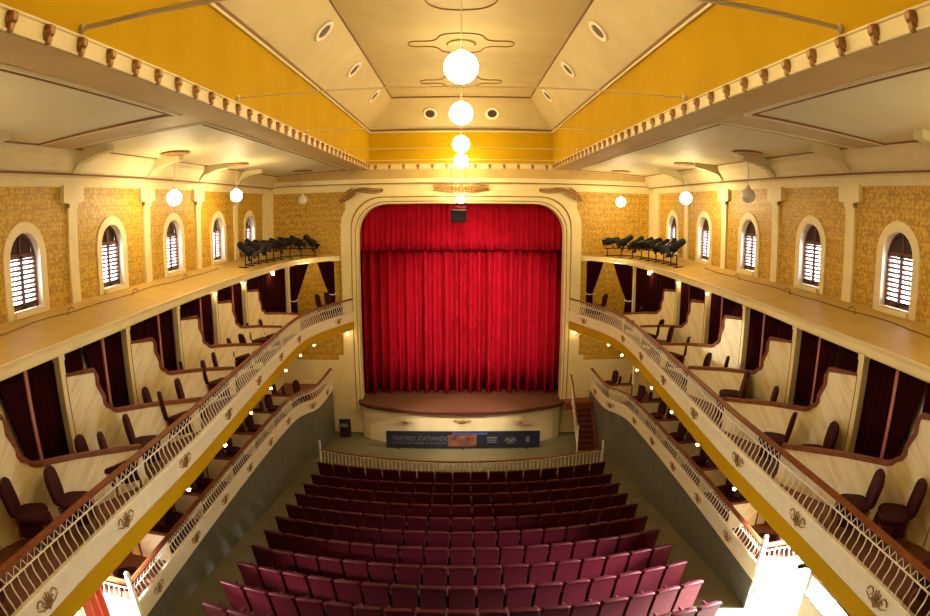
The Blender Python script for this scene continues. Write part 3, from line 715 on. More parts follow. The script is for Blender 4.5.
for s in (-1, 1):
    for k, (px, py) in enumerate(POSTS):
        m = MB(); m.box(-0.06, 0.06, -0.065, 0.065, ZBF, 6.88); 
        m.box(-0.072, 0.072, -0.077, 0.077, 6.78, 6.87)
        o = m.build('box_post', 'cream'); o.location = (s * px, py, 0)
        tag(o, 'cream square post of the upper %s boxes, %s' % (SIDE[s], (['behind the picture edge', 'at the picture edge', 'first fully seen', 'second fully seen', 'third fully seen', 'fourth fully seen', 'fifth fully seen', 'nearest the stage'][k])), 'post', 'upper box posts')
        if 1 <= k <= 6: divider(s, k)
    for k in range(0, 6):
        q0, q1 = POSTS[k], POSTS[k + 1]
        A = (s * (q0[0] + 0.10), q0[1]); B = (s * (q1[0] + 0.10), q1[1]); where = 'upper %s box %s' % (SIDE[s], BOXN[k] if k else 'at the edge')
        z0, z1 = ZBF + 0.02, 6.90
        o = drape_mb(A, B, z0, z1, 4, 0.035, lambda t: (0.03, 0.375), 2, seed=k).build('box_curtain', 'drape', None, True)
        tag(o, 'straight maroon curtain, near end of %s' % where, 'curtain', 'upper box curtains')
        u = 0.385 + 0.0
        ft = 0.40
        o = drape_mb(A, B, z0, z1, 4, 0.035, swept(0.40, 0.66, 1, 0.11 if k in (0, 1, 2) else 0.2, ft), 12, seed=k + 2).build('box_curtain', 'drape', None, True)
        tag(o, 'maroon curtain drawn aside, middle of %s' % where, 'curtain', 'upper box curtains')
        o = drape_mb(A, B, z0, z1, 5, 0.035, lambda t: (0.70, 0.985), 2, seed=k + 4).build('box_curtain', 'drape', None, True)
        tag(o, 'straight maroon curtain, far end of %s' % where, 'curtain', 'upper box curtains')
        p = Vector(A).lerp(Vector(B), 0.678); m = MB(); m.box(p.x - 0.025, p.x + 0.025, p.y - 0.035, p.y + 0.035, ZBF, 6.90); o = m.build('box_door_jamb', 'pink')
        tag(o, 'narrow pinkish upright between the curtains of the %s' % where, 'door jamb', 'upper box jambs')
    b = MB(); b.sweep([(s * (px_ + 0.24), py_) for px_, py_ in POSTS[:7]] + [(s * 6.3, 18.3), (s * 6.25, 19.9)], [(-0.02, ZBF), (0.02, ZBF), (0.02, 6.9), (-0.02, 6.9)], 1)  # added panel, set close to catch hall light and brighten the curtain gaps
    struct('wall_' + SIDE[s], b, 'cream', 'cream panel added close behind the upper %s box curtains to catch light' % SIDE[s])
    # last two bays towards the stage
    q0, q1 = POSTS[6], POSTS[7]; A = (s * (q0[0] + 0.1), q0[1]); B = (s * (q1[0] + 0.1), q1[1])
    o = drape_mb(A, B, ZBF + 0.02, 6.9, 12, 0.05, None, 2, seed=3).build('box_curtain', 'drape', None, True)
    tag(o, 'wide closed maroon curtain in the last but one upper %s box' % SIDE[s], 'curtain', 'upper box curtains')
    A = (s * 6.0, 20.0); B = (s * 4.72, 22.02)
    for nm, kp, e, uu in (('post', 0, swept(0.02, 0.42, 0, 0.13, 0.40), 0.085), ('arch', 1, swept(0.62, 0.98, 1, 0.13, 0.40), 0.915)):
        o = drape_mb(A, B, ZBF + 0.02, 6.88, 5, 0.04, e, 14, seed=uu).build('box_curtain', 'drape', None, True)
        tag(o, 'tied-back maroon curtain next to the %s in the end upper %s box' % (nm, SIDE[s]), 'curtain', 'upper box curtains')
        t_ = tie_mb(A, B, uu, 0.085, 5.66).build('tieback', 'rope2', o)

# box chairs
def make_chair():
    root = thing('box_chair', '', 'chair')
    m = MB(); m.pillow(0.46, 0.46, 0.09, 0.14, 0, 0, 0, 5); m.xf(Matrix.Translation((0, 0, 0.43)) @ Matrix.Rotation(PI / 2, 4, 'X')); m.build('seat', 'chair', root, True)
    m = MB(); m.pillow(0.42, 0.52, 0.08, 0.16, 0, 0.66, 0.22, 5, 0.6, -0.16); m.build('backrest', 'chair', root, True)
    m = MB(); m.pillow(0.42, 0.26, 0.40, 0.06, 0, 0.27, 0, 4, 0.2); m.build('apron', 'chair', root)
    for sx in (-1, 1):
        m = MB(); m.tube([(0, 0, 0.34), (0, -0.03, 0.2), (0, 0.0, 0)], 0.025, 6, 0.014); o = m.build('leg', 'wood', root); o.location = (sx * 0.19, -0.19, 0)
        m = MB(); m.tube([(0, 0.02, 0.42), (0, 0, 0.3), (0, 0.06, 0)], 0.022, 6, 0.014); o = m.build('leg', 'wood', root); o.location = (sx * 0.17, 0.2, 0)
        pass
    return root
chair0 = make_chair(); index_children(chair0)
used = [False]
def place_chair(x, y, z, rz, label, group, sc_=1.0):
    c = copy_tree(chair0) if used[0] else chair0
    used[0] = True
    c.location = (x, y, z); c.rotation_euler = (0, 0, rz); c.scale = (sc_,) * 3
    tag(c, label, 'chair', group)
# chairs of the upper boxes: (x, y, extra turn)
UB = {-1: [(5.60, 4.95), (4.95, 5.48), (4.95, 3.35), (5.44, 6.6), (4.95, 6.85), (4.95, 7.64), (5.62, 9.06), (5.15, 8.9), (5.2, 9.7), (5.79, 10.97), (5.25, 11.1), (5.25, 11.8), (5.6, 13.3), (5.35, 13.9), (5.80, 15.2), (5.55, 15.8), (5.2, 20.9), (4.95, 21.35)],
      1: [(5.60, 4.9), (5.05, 5.35), (4.95, 3.5), (5.6, 7.1), (5.1, 7.75), (5.6, 9.1), (5.5, 10.15), (5.05, 9.7), (5.65, 11.4), (5.3, 11.8), (5.5, 13.4), (5.45, 14.8), (5.45, 15.8), (5.35, 18.0), (5.2, 20.9)]}
UCH = {s: [(max(x - 0.26, at_y(UP, y)[0].x + 0.27), y + 0.10, random.uniform(-0.2, 0.2)) for x, y in v] for s, v in UB.items()}
def box_of(y): 
    for k in range(1, 7):
        if y < POSTS[k][1] + 1.3: return BOXN[k] if k < 7 else BOXN[7]
    return BOXN[7]
for s in (-1, 1):
    seen = {}
    for (x, y, a) in UCH[s]:
        bx = box_of(y); seen.setdefault(bx, 0); j = seen[bx]; seen[bx] += 1
        place_chair(s * x, y, ZBF, -s * (PI / 2 + 0.55 + a), 'dark maroon chair, upper %s box %s, %s from near side' % (SIDE[s], bx, ORD[j]), 'upper box chairs', 1.0)

# ------------------------------------------------------------------ lower tier
ZLF = 2.0
LDIV = {-1: [9.2, 11.06, 13.17, 15.0, 16.85, 18.6], 1: [10.58, 12.45, 14.25, 16.08, 17.85, 19.85]}
LPIL = [11.06, 13.17, 15.0, 16.85, 18.6]
for s in (-1, 1):
    start = 7.38 if s < 0 else 8.72
    plan = [p for p in LO if p[1] >= start]; plan = [(5.78, start)] + plan
    P = mir(plan, s); sd = 1 if s > 0 else -1
    b = MB(); n_ = len(P)
    b.add([(x, y, ZLF) for x, y in P] + [(s * XW, y, ZLF) for x, y in P], [(i, i + 1, n_ + i + 1, n_ + i) for i in range(n_ - 1)])
    struct('box_floor', b, 'boxfloor', 'floor of the %s lower boxes' % SIDE[s])
    b = MB(); b.sweep(P, [(-0.12, -0.15), (0.03, -0.15), (0.03, 1.80), (-0.12, 1.80)], sd)
    b.box(*sorted((s * 5.7, s * XW)), start - 0.02, start + 0.1, 0, 1.8)
    struct('baseboard_' + SIDE[s], b, 'dado', 'grey green wall below the %s lower boxes' % SIDE[s])
    root = thing('balcony_railing', 'white railing with S-shaped bars along the lower %s boxes' % SIDE[s], 'railing', (0, 0, 0), 0, 'tier railings')
    railing(root, plan, s, 1.80, 2.22, 2.66, 0.135, 0, [y for y in (8.2, 10.2, 12.1, 14.05, 15.95, 17.8, 19.5, 21.1) if y > start + 0.3], barmesh=BAR_LO)
    # return of the railing at the entrance end, with a newel post
    m = MB(); m.box(-0.045, 0.045, -0.045, 0.045, 1.7, 2.80); m.sphere((0, 0, 2.84), 0.055, 10, 8); o = m.build('newel', 'rail', root); o.location = (s * 5.78, start, 0)
    r2 = thing('railing_return', 'short white railing closing the entrance end of the lower %s boxes' % SIDE[s], 'railing', (0, 0, 0), 0, 'railing returns')
    xe = 6.75
    m = MB(); m.box(*sorted((s * 5.84, s * xe)), start - 0.04, start + 0.02, 1.45, 2.22); m.build('fascia', 'rail', r2)
    m = MB(); m.box(*sorted((s * 5.84, s * xe)), start - 0.05, start + 0.05, 2.62, 2.66); m.build('handrail', 'wood', r2)
    x = 5.94
    while x < xe:
        o = bpy.data.objects.new('baluster', BAR_LO[0]); C.objects.link(o); o.parent = r2; o.location = (s * x, start - 0.02, 2.22); x += 0.12
    m = MB(); m.box(*sorted((s * 5.84, s * xe)), start - 0.03, start - 0.015, 2.52, 2.54); m.build('top_band', 'rail', r2)
    # dividers
    for k, y in enumerate(LDIV[s]):
        p, _ = at_y(LO, y); x0 = p.x + 0.08; x1 = min(6.58, p.x + 0.9)
        nm = '%s from the camera' % ORD[k]
        d = thing('box_divider', 'low cream divider of the lower %s boxes, %s' % (SIDE[s], nm), 'divider', (0, y, 0), 0, 'lower box dividers')
        m = MB(); m.box(*sorted((s * x0, s * x1)), -0.025, 0.025, ZLF, 2.62); m.build('panel', 'marble', d)
        m = MB(); m.box(*sorted((s * x0, s * (x1 + 0.02))), -0.04, 0.04, 2.62, 2.66); m.box(*sorted((s * x1, s * (x1 + 0.04))), -0.04, 0.04, ZLF, 2.66); m.build('wooden_trim', 'wood', d)
        m = MB(); m.box(-0.10, 0.10, -0.11, 0.11, ZLF, 4.27); o = m.build('support_column', 'cream'); o.location = (s * (x1 + 0.17), y + 0.1, 0)
        tag(o, 'cream square column behind the %s divider of the lower %s boxes' % (ORD[k], SIDE[s]), 'column', 'lower box columns')
        for j, (dx, dy, a) in enumerate(((0.26, 0.50, 0.2), (0.30, 1.12, -0.25), (0.85, 0.75, 0.0))):
            if y + dy > 21.5: continue
            pc, _ = at_y(LO, y + dy)
            place_chair(s * (pc.x + dx + 0.12), y + dy, ZLF, -s * (PI / 2 + a), 'dark maroon chair beyond the %s divider of the lower %s boxes, %s' % (ORD[k], SIDE[s], ['front near one', 'front far one', 'rear one'][j]), 'lower box chairs', 0.92)
    place_chair(s * 6.15, start + 0.5, ZLF, (PI / 2 if s < 0 else -PI / 2) - 0.5 * s, 'red chair in the lower %s box right behind the newel post' % SIDE[s], 'lower box chairs')
    # dark screen wall at the back of the lower boxes
    b = MB(); b.box(*sorted((s * 7.05, s * 7.1)), start + 0.1, YS, ZLF, 4.26); struct('wall_' + SIDE[s], b, 'cream', 'shaded cream wall at the back of the lower %s boxes' % SIDE[s])
    # soffit bulbs along the balcony edge and header bulbs
    for i, y in enumerate((8.5, 10.6, 12.65, 14.65, 16.45, 18.3, 20.4, 21.9)):
        p, _ = at_y(UP, y); x = p.x + (0.04 if y < 20 else 0.12)
        if i == 6: x = p.x + 0.55
        root = thing('soffit_bulb', 'small lit bulb under the %s balcony, %s' % (SIDE[s], ('%s from the camera' % ORD[i]) if i < 7 else 'nearest the stage'), 'light bulb', (s * x, y, 4.04 if i == 6 else 4.15), 0, 'bulbs under the balcony')
        m = MB(); m.sphere((0, 0, -0.02), 0.032 if i != 6 else 0.055, 10, 8); m.build('bulb', 'bulbstrong' if i == 6 else 'bulb', root, True)
        m = MB(); m.lathe([(0.03, 0.0), (0.03, 0.04), (0.02, 0.06), (0.02, 0.24 if i == 6 else 0.13), (0.001, 0.24 if i == 6 else 0.13)], 8); m.build('holder', 'white', root)
    for i, y in enumerate((13.6, 15.75, 18.3, 20.95)):
        p, _ = at_y(HD, y)
        root = thing('header_bulb', 'small lit bulb under the fascia above the upper %s boxes, %s from the camera' % (SIDE[s], ORD[i]), 'light bulb', (s * (p.x + 0.0) - s * 0.05, y, 6.82), 0, 'bulbs above the upper boxes')
        m = MB(); m.sphere((0, 0, -0.015), 0.03 if i < 2 else 0.055, 10, 8); m.build('bulb', 'bulbstrong' if i == 3 else 'bulb', root, True)
        m = MB(); m.lathe([(0.025, 0.0), (0.04, 0.03), (0.04, 0.05), (0.001, 0.05)], 8); m.build('holder', 'white', root)
# rear section of the right lower tier, beyond the entrance
root = thing('rear_box_railing', 'white railing of the rear box nearest the camera at lower right', 'railing')
railing(root, [(5.85, YB + 0.5), (5.85, 7.0)], 1, 2.15, 2.65, 3.1, 0.135, 4.5, [], barmesh=BAR_LO)
m = MB(); m.box(5.83, 5.93, 6.97, 7.05, 1.3, 3.15); m.build('newel', 'rail', root)
b = MB(); b.box(5.85, 7.25, YB + 0.5, 6.95, 0.9, 2.3); struct('box_floor', b, 'cream', 'raised floor of the rear right box')
# orange red cloth hanging at the left entrance
o = drape_mb((-6.35, 6.5), (-6.35, 7.15), floor_z(7) + 0.02, 3.9, 3, 0.05, None, 3).build('entrance_curtain', 'orange', None, True)
tag(o, 'orange red cloth hanging in the entrance at lower left', 'curtain')
m = MB(); m.sphere((0, 0, 0), 0.15, 16, 10)

# ------------------------------------------------------------------ stage
lip = [(0, 20.71), (0.82, 20.74), (1.63, 20.85), (2.35, 20.99), (3.06, 21.22), (3.55, 21.42), (3.84, 21.65), (3.95, 21.85), (3.97, 22.0), (3.97, YS + 0.02)]
def sym(p): return [(-x, y) for x, y in reversed(p[1:])] + p
L2 = sym(lip)
b = MB(); b.prism(L2 + [(3.97, YS + 2.5), (-3.97, YS + 2.5)], 2, 1.33, 1.45); struct('stage_floor', b, 'stage', 'red brown stage boards with curved front')
b = MB(); b.sweep(L2, [(-0.02, 1.31), (0.02, 1.31), (0.035, 1.34), (0.035, 1.43), (0.02, 1.455), (-0.02, 1.455)], -1); struct('trim', b, 'lip', 'dark red rounded edge of the stage')
ap = sym([(0, 20.80), (0.82, 20.83), (1.6, 20.93), (2.3, 21.07), (3.0, 21.29), (3.5, 21.5), (3.78, 21.74), (3.88, 21.98), (3.9, YS)])
b = MB(); b.sweep(ap, [(-0.05, -0.02), (0, -0.02), (0, 1.36), (-0.05, 1.36)], -1)
apo = struct('stage_apron', b, 'apron', 'cream curved front wall of the stage')
for x, y, z, rz in ((-2.13, 21.01, 0.93, -0.22), (0.05, 20.80, 1.03, 0), (2.22, 21.02, 0.93, 0.22)):
    o = bpy.data.objects.new('ornament', ORN_ME); C.objects.link(o); o.parent = apo; o.location = (x, y - 0.01, z); o.rotation_euler = (0, 0, rz); o.scale = (1.5, 1, 0.8)
# main curtain
def curtain_mb(hw, y, z0, z1, folds, amp, seed, th=0.05):
    rnd = random.Random(seed); n_ = folds * 8; xs = [-hw + 2 * hw * i / n_ for i in range(n_ + 1)]
    ph = [rnd.uniform(0, 6.28) for _ in range(4)]
    def off(x):
        return amp * (math.sin(2 * PI * x * folds / (2 * hw) + 1.2 * math.sin(x * 1.7 + ph[0])) + 0.45 * math.sin(x * 8.3 + ph[1]) + 0.25 * math.sin(x * 21 + ph[2]))
    m = MB(); nz = 6; W = n_ + 1; V = []
    for side in (0, th):
        for j in range(nz + 1):
            f = j / nz
            for x in xs: V.append((x * (1 + 0.0), y + off(x) * (1.05 - 0.5 * f) + side, z0 + (z1 - z0) * f))
    F = []; S = W * (nz + 1)
    for sd in (0, 1):
        for j in range(nz):
            for i in range(n_): a = sd * S + j * W + i; F.append((a, a + 1, a + 1 + W, a + W))
    for i in range(n_):
        for j in (0, nz): a = j * W + i; F.append((a, a + 1, a + 1 + S, a + S))
    for j in range(nz):
        for i in (0, n_): a = j * W + i; F.append((a, a + W, a + W + S, a + S))
    return m.add(V, F)
cu = thing('stage_curtain', 'closed bright red velvet stage curtain with deep folds', 'curtain', (0, YS + 0.92, 1.45))
curtain_mb(2.02, 0, 0.03, 7.65, 11, 0.25, 1).build('curtain_half', 'curtain', cu, True).location = (-1.97, 0, 0)
curtain_mb(2.02, 0.02, 0.03, 7.65, 11, 0.25, 5).build('curtain_half', 'curtain', cu, True).location = (1.97, 0, 0)
o = curtain_mb(4.0, YS + 0.50, 7.18, 9.3, 40, 0.06, 9).build('curtain_valance', 'curtain', None, True)
tag(o, 'red gathered valance across the top of the stage curtain', 'valance')
# ornaments on the frame
def leaf_chain(path, w0, seed, base=True):
    """acanthus-like chain: a stem with overlapping curled leaves on both sides"""
    rnd = random.Random(seed); m = MB(); n_ = len(path)
    m.tube([(x, -0.02, z) for x, z in path], 0.05 * w0, 6)
    for i in range(n_ - 1):
        x, z = path[i]; x2, z2 = path[i + 1]; t = Vector((x2 - x, z2 - z)).normalized(); nn = Vector((-t.y, t.x)); k = w0 * (0.6 + 0.4 * math.sin(PI * i / (n_ - 1)))
        for sd in (-1, 1):
            p = [Vector((x, z)), Vector((x, z)) + t * 0.04 * k + nn * sd * 0.10 * k, Vector((x, z)) + t * 0.13 * k + nn * sd * 0.13 * k, Vector((x, z)) + t * 0.17 * k + nn * sd * 0.06 * k]
            m.tube([(q.x, -0.03 - 0.015 * a, q.y) for a, q in enumerate(p)], 0.045 * k, 5, 0.018 * k)
    return m
for sx in (-1, 1):
    arc = [(sx * (3.98 - 0.1 * q), 9.47 + 0.03 * math.sin(q * 0.6)) for q in range(12)]
    m = leaf_chain(arc, 0.75, 3); big = [(sx * (4.50 - 0.085 * q), 9.10 + 0.062 * q) for q in range(7)]
    m2 = leaf_chain(big, 1.15, 5); m.add(m2.v, m2.f)
    o = m.build('frame_ornament', 'gilt'); o.location = (0, YS - 0.12, 0)
    tag(o, 'brown gilt scrollwork on the upper %s corner of the stage frame' % SIDE[sx], 'ornament', 'stage frame ornaments')
m = MB()
for sx in (-1, 1):
    c_ = leaf_chain([(sx * 0.09 * q, 9.50 - 0.03 * math.sin(q * 0.5)) for q in range(12)], 1.05, 2); m.add(c_.v, c_.f)
m.tube([(0, -0.03, 9.36), (0, -0.06, 9.5), (0, -0.03, 9.68)], 0.10, 8, 0.05)
o = m.build('frame_ornament', 'gilt'); o.location = (0, YS - 0.10, 0)
tag(o, 'wide brown gilt garland in the middle above the stage opening', 'ornament', 'stage frame ornaments')
# hanging speaker box
sp = thing('hanging_speaker', 'black speaker cluster hanging on wires in front of the curtain top', 'speaker', (-0.08, 21.3, 8.26))
m = MB(); m.pillow(0.56, 0.46, 0.34, 0.03, 0, 0.24, 0, 3); m.build('cabinet', 'black', sp)
m = MB(); m.box(-0.24, 0.24, -0.19, -0.165, 0.04, 0.44)
for i in range(4):
    for j in range(3): m.sphere((-0.19 + i * 0.125, -0.17, 0.1 + j * 0.14), 0.035, 8, 6)
m.build('grille', 'black', sp)
for dx in (-0.25, 0.25):
    m = MB(); m.tube([(dx, 0, 0.45), (dx, 0, 2.26)], 0.008, 4); m.build('wire', 'black', sp)
m = MB(); m.tube([(-0.25, 0, 0.55), (0.25, 0, 0.55)], 0.02, 6); m.tube([(-0.25, 0, 0.45), (-0.25, 0, 0.6)], 0.015, 5); m.tube([(0.25, 0, 0.45), (0.25, 0, 0.6)], 0.015, 5); m.build('hanging_frame', 'black', sp)

# banner
bn = thing('theatre_banner', 'long dark blue banner with grey lettering leaning at the foot of the stage', 'banner', (0.06, 20.6, 0))
m = MB(); m.box(-2.85, 2.85, 0, 0.04, 0.03, 0.70); m.build('board', 'navy', bn)
def text(s_, x, z, size, parent, m='text'):
    cu_ = bpy.data.curves.new('lettering', 'FONT'); cu_.body = s_; cu_.size = size; cu_.extrude = 0.003
    o = bpy.data.objects.new('lettering', cu_); C.objects.link(o)
    dg = bpy.context.evaluated_depsgraph_get(); me = bpy.data.meshes.new_from_object(o.evaluated_get(dg)); bpy.data.objects.remove(o)
    me.materials.clear(); me.materials.append(M[m])
    q = bpy.data.objects.new('lettering', me); C.objects.link(q); q.parent = parent; q.location = (x, -0.006, z); q.rotation_euler = (PI / 2, 0, 0)
text('TEATRO', -2.64, 0.34, 0.235, bn); text('CATANDO', -1.66, 0.34, 0.235, bn)
for w_, x_ in (('UM', -2.64), ('PALCO', -2.45), ('DA', -2.06), ('CANCAO', -1.86), ('E', -1.37), ('DA', -1.24), ('CULTURA', -1.04)): text(w_, x_, 0.2, 0.1, bn)
m = MB(); m.box(-0.55, 0.5, -0.008, 0.0, 0.12, 0.56); m.build('picture_print', 'print', bn)
m = MB(); m.box(-0.4, 0.9, -0.006, 0.0, 0.58, 0.66); m.build('blue_strip', 'bluep', bn)
m = MB(); m.box(0.88, 1.25, -0.008, 0, 0.42, 0.48); m.box(0.90, 1.22, -0.008, 0, 0.33, 0.37); m.box(0.90, 1.26, -0.008, 0, 0.25, 0.28); m.build('line_logo', 'text', bn)
m = MB()
for a in range(7):
    a = PI * a / 6; m.tube([(1.75 + 0.13 * math.cos(a), -0.006, 0.34 + 0.08 * math.sin(a)), (1.75 + 0.22 * math.cos(a), -0.006, 0.34 + 0.14 * math.sin(a))], 0.012, 4)
m.tube([(1.75 + 0.16 * math.cos(t * 0.5), -0.006, 0.33 + 0.05 * math.sin(t * 0.5)) for t in range(13)], 0.01, 4); m.lathe([(0.001, 0), (0.05, 0), (0.05, 0.01), (0.001, 0.01)], 10, (1.75, -0.006, 0.33)); m.box(1.6, 1.9, -0.008, 0, 0.21, 0.235); m.build('eye_logo', 'text', bn)
m = MB(); m.prism([(2.33, 0.47), (2.33, 0.3), (2.40, 0.24), (2.47, 0.3), (2.47, 0.47)], 1, -0.008, 0); m.build('crest_logo', 'text', bn)
for x in (-2.4, 0, 2.4):
    m = MB(); m.box(x - 0.03, x + 0.03, -0.05, 0.14, 0.0, 0.03); m.box(x - 0.02, x + 0.02, 0.04, 0.06, 0.0, 0.4); m.build('foot', 'black', bn)
# floor speaker at the left of the stage
fs = thing('floor_speaker', 'black loudspeaker cabinet on the floor left of the stage', 'speaker', (-4.55, 21.7, 0))
m = MB(); m.pillow(0.46, 0.72, 0.42, 0.02, 0, 0.37, 0, 3); m.build('cabinet', 'black', fs)
m = MB(); m.lathe([(0.001, 0), (0.15, 0), (0.17, 0.02), (0.001, 0.015)], 16); o = m.build('woofer', 'chair', fs); o.location = (0, -0.21, 0.24); o.rotation_euler = (PI / 2, 0, 0)
m = MB(); m.box(-0.15, 0.15, -0.225, -0.2, 0.48, 0.62); m.build('horn', 'lens', fs)
# stairs on the right
stt = thing('stage_stairs', 'dark brown wooden stairs up to the stage on the right', 'stairs', (0, 0, 0))
N = 8; yA, yB_ = 20.2, 21.5
for i in range(N):
    z = 1.45 * (i + 1) / (N + 1); y = yA + (yB_ - yA) * i / N
    m = MB(); m.box(4.32, 4.98, y, y + 0.22, z - 0.04, z); m.box(4.34, 4.96, y + 0.02, y + 0.035, z - 0.17, z - 0.04); m.build('tread', 'lip', stt)
for x in (4.28, 4.98):
    m = MB(); m.prism([(yA - 0.05, 0), (yA + 0.12, 0), (yB_ + 0.15, 1.25), (yB_ + 0.15, 1.45), (yB_ - 0.02, 1.45), (yA - 0.05, 0.2)], 0, x, x + 0.05); m.build('stringer', 'wood', stt)
m = MB(); m.box(3.98, 5.06, 21.5, YS - 0.02, 1.37, 1.45); m.box(3.98, 5.06, 21.48, 21.52, 1.2, 1.45); m.build('landing', 'wood', stt)
hr = thing('stair_handrail', 'white railing with brown handrail beside the stage stairs', 'railing', (0, 0, 0))
m = MB(); m.tube([(4.22, 21.85, 2.5), (4.22, 21.45, 2.3), (4.22, 20.0, 0.95)], 0.028, 6); m.build('handrail', 'wood', hr)
m = MB(); m.tube([(4.22, 21.45, 1.62), (4.22, 20.0, 0.25)], 0.018, 5); m.tube([(4.22, 21.45, 1.36), (4.22, 21.45, 2.3)], 0.02, 5); m.tube([(4.22, 20.0, 0), (4.22, 20.0, 1.1)], 0.03, 6)
m.build('post_frame', 'rail', hr)
for i in range(1, 10):
    t = i / 10; m = MB(); m.tube([(4.22, 20.0 + 1.45 * t, 0.25 + 1.37 * t), (4.22, 20.0 + 1.45 * t, 0.95 + 1.35 * t)], 0.01, 4); m.build('baluster', 'rail', hr)
# orchestra fence
fe = thing('front_fence', 'low curved white railing with thin bars in front of the first seat row', 'railing', (0, 0, 0))
def fy(x): return 17.42 + x * x / 28
FP = [(x * 0.33, fy(x * 0.33)) for x in range(-14, 15)]
FP = [(-4.72, fy(4.72))] + FP + [(4.72, fy(4.72))]
m = MB(); m.sweep(FP, [(-0.03, 0.87), (0.03, 0.87), (0.03, 0.905), (-0.03, 0.905)], 1); m.build('handrail', 'wood', fe)
m = MB(); m.sweep(FP, [(-0.012, 0.85), (0.036, 0.85), (0.036, 0.868), (-0.012, 0.868)], -1); m.sweep(FP, [(-0.012, 0.06), (0.012, 0.06), (0.012, 0.09), (-0.012, 0.09)], 1); m.build('rails', 'rail', fe)
m = MB(); m.tube([(0, 0, 0.0), (0, 0, 0.4), (0, 0, 0.86)], 0.014, 5); pk = m.build('bar', 'rail', fe)
first = True
for (p, t) in along(FP, 0.135):
    o = pk if first else pk.copy()
    if not first: C.objects.link(o)
    first = False; o.location = (p.x, p.y, 0)
for s in (-1, 1):
    m = MB(); m.box(-0.03, 0.03, -0.03, 0.03, 0, 1.16); m.sphere((0, 0, 1.18), 0.04, 8, 6); o = m.build('end_post', 'rail', fe); o.location = (s * 4.74, fy(4.74), 0)

# ------------------------------------------------------------------ stalls seats
def make_seat():
    root = thing('stalls_chair', '', 'theatre chair')
    m = MB(); m.pillow(0.50, 0.76, 0.10, 0.05, 0, 0.60, -0.22, 5, 0.5, -0.0); 
    m.xf(Matrix.Translation((0, -0.22, 0.41)) @ Matrix.Rotation(0.20, 4, 'X') @ Matrix.Translation((0, 0.22, -0.41))); m.build('backrest', 'seat', root, True)
    m = MB(); m.tube([(-0.235, -0.26, 0.965), (-0.2, -0.262, 0.985), (0.2, -0.262, 0.985), (0.235, -0.26, 0.965)], 0.033, 8)
    m.xf(Matrix.Translation((0, -0.22, 0.41)) @ Matrix.Rotation(0.20, 4, 'X') @ Matrix.Translation((0, 0.22, -0.41))); m.build('top_roll', 'seat', root, True)
    m = MB(); m.pillow(0.44, 0.40, 0.11, 0.06, 0, 0, 0, 5); m.xf(Matrix.Translation((0, 0.02, 0.42)) @ Matrix.Rotation(PI / 2 + 0.05, 4, 'X')); m.build('seat_cushion', 'seat', root, True)
    for sx in (-1, 1):
        m = MB(); m.pillow(0.38, 0.05, 0.045, 0.02, 0, 0, 0, 4); m.xf(Matrix.Rotation(PI / 2, 4, 'Z')); o = m.build('armrest', 'seatdark', root, True); o.location = (sx * 0.252, 0.0, 0.62)
        m = MB(); m.box(-0.014, 0.014, -0.16, 0.06, 0.0, 0.60); m.box(-0.014, 0.014, -0.2, 0.14, -0.02, 0.03); o = m.build('side_frame', 'black', root); o.location = (sx * 0.248, 0, 0)
    return root
seat0 = make_seat(); index_children(seat0)
NR, NS, PITCH = 11, 17, 0.532
cnt = 0
for r in range(NR):
    y0 = 16.55 - r * 0.918; R = 20.0
    for i in range(NS):
        a = (i - (NS - 1) / 2) * PITCH / R
        x = R * math.sin(a); y = y0 + R * (1 - math.cos(a))
        o = seat0 if cnt == 0 else copy_tree(seat0)
        cnt += 1
        o.location = (x, y + 0.24, floor_z(y + 0.15) + 0.012); o.rotation_euler = (0, 0, a)
        rowl = 'front row' if r == 0 else '%s row from the front' % ORD[r]
        pos = 'left aisle seat' if i == 0 else 'right aisle seat' if i == NS - 1 else 'middle seat' if i == 8 else ('%s from the left' % ORD[i]) if i < 8 else '%s from the right' % ORD[NS - 1 - i]
        tag(o, 'crimson stalls seat, %s, in the %s' % (pos, rowl), 'theatre chair', 'crimson stalls seats')

# ------------------------------------------------------------------ stage light rigs on the ledges
def make_lamp():
    root = thing('stage_light', '', 'stage light')
    m = MB(); m.lathe([(0.001, 0.26), (0.07, 0.25), (0.09, 0.20), (0.10, 0.0), (0.13, -0.10), (0.135, -0.2), (0.12, -0.2), (0.09, -0.08), (0.001, -0.08)], 14); m.xf(Matrix.Rotation(PI / 2, 4, 'X')); m.build('housing', 'black', root, True)
    m = MB(); m.lathe([(0.001, -0.1), (0.10, -0.1), (0.10, -0.08), (0.001, -0.08)], 12); m.xf(Matrix.Rotation(PI / 2, 4, 'X')); m.build('lens', 'lens', root)
    m = MB(); m.tube([(-0.13, 0.02, 0), (-0.14, 0.02, -0.16), (0, 0.02, -0.22), (0.14, 0.02, -0.16), (0.13, 0.02, 0)], 0.012, 5); m.build('yoke', 'black', root)
    m = MB()
    for q in range(4):
        a = q * PI / 2; m.add([(0.12 * math.cos(a - 0.6), 0.2, 0.12 * math.sin(a - 0.6)), (0.12 * math.cos(a + 0.6), 0.2, 0.12 * math.sin(a + 0.6)), (0.22 * math.cos(a + 0.5), 0.30, 0.22 * math.sin(a + 0.5)), (0.22 * math.cos(a - 0.5), 0.30, 0.22 * math.sin(a - 0.5)),
                                       (0.125 * math.cos(a - 0.6), 0.205, 0.125 * math.sin(a - 0.6)), (0.125 * math.cos(a + 0.6), 0.205, 0.125 * math.sin(a + 0.6)), (0.225 * math.cos(a + 0.5), 0.305, 0.225 * math.sin(a + 0.5)), (0.225 * math.cos(a - 0.5), 0.305, 0.225 * math.sin(a - 0.5))],
                                      [(0, 1, 2, 3), (4, 5, 6, 7), (0, 1, 5, 4), (1, 2, 6, 5), (2, 3, 7, 6), (0, 3, 7, 4)])
    m.build('barn_door', 'black', root)
    return root
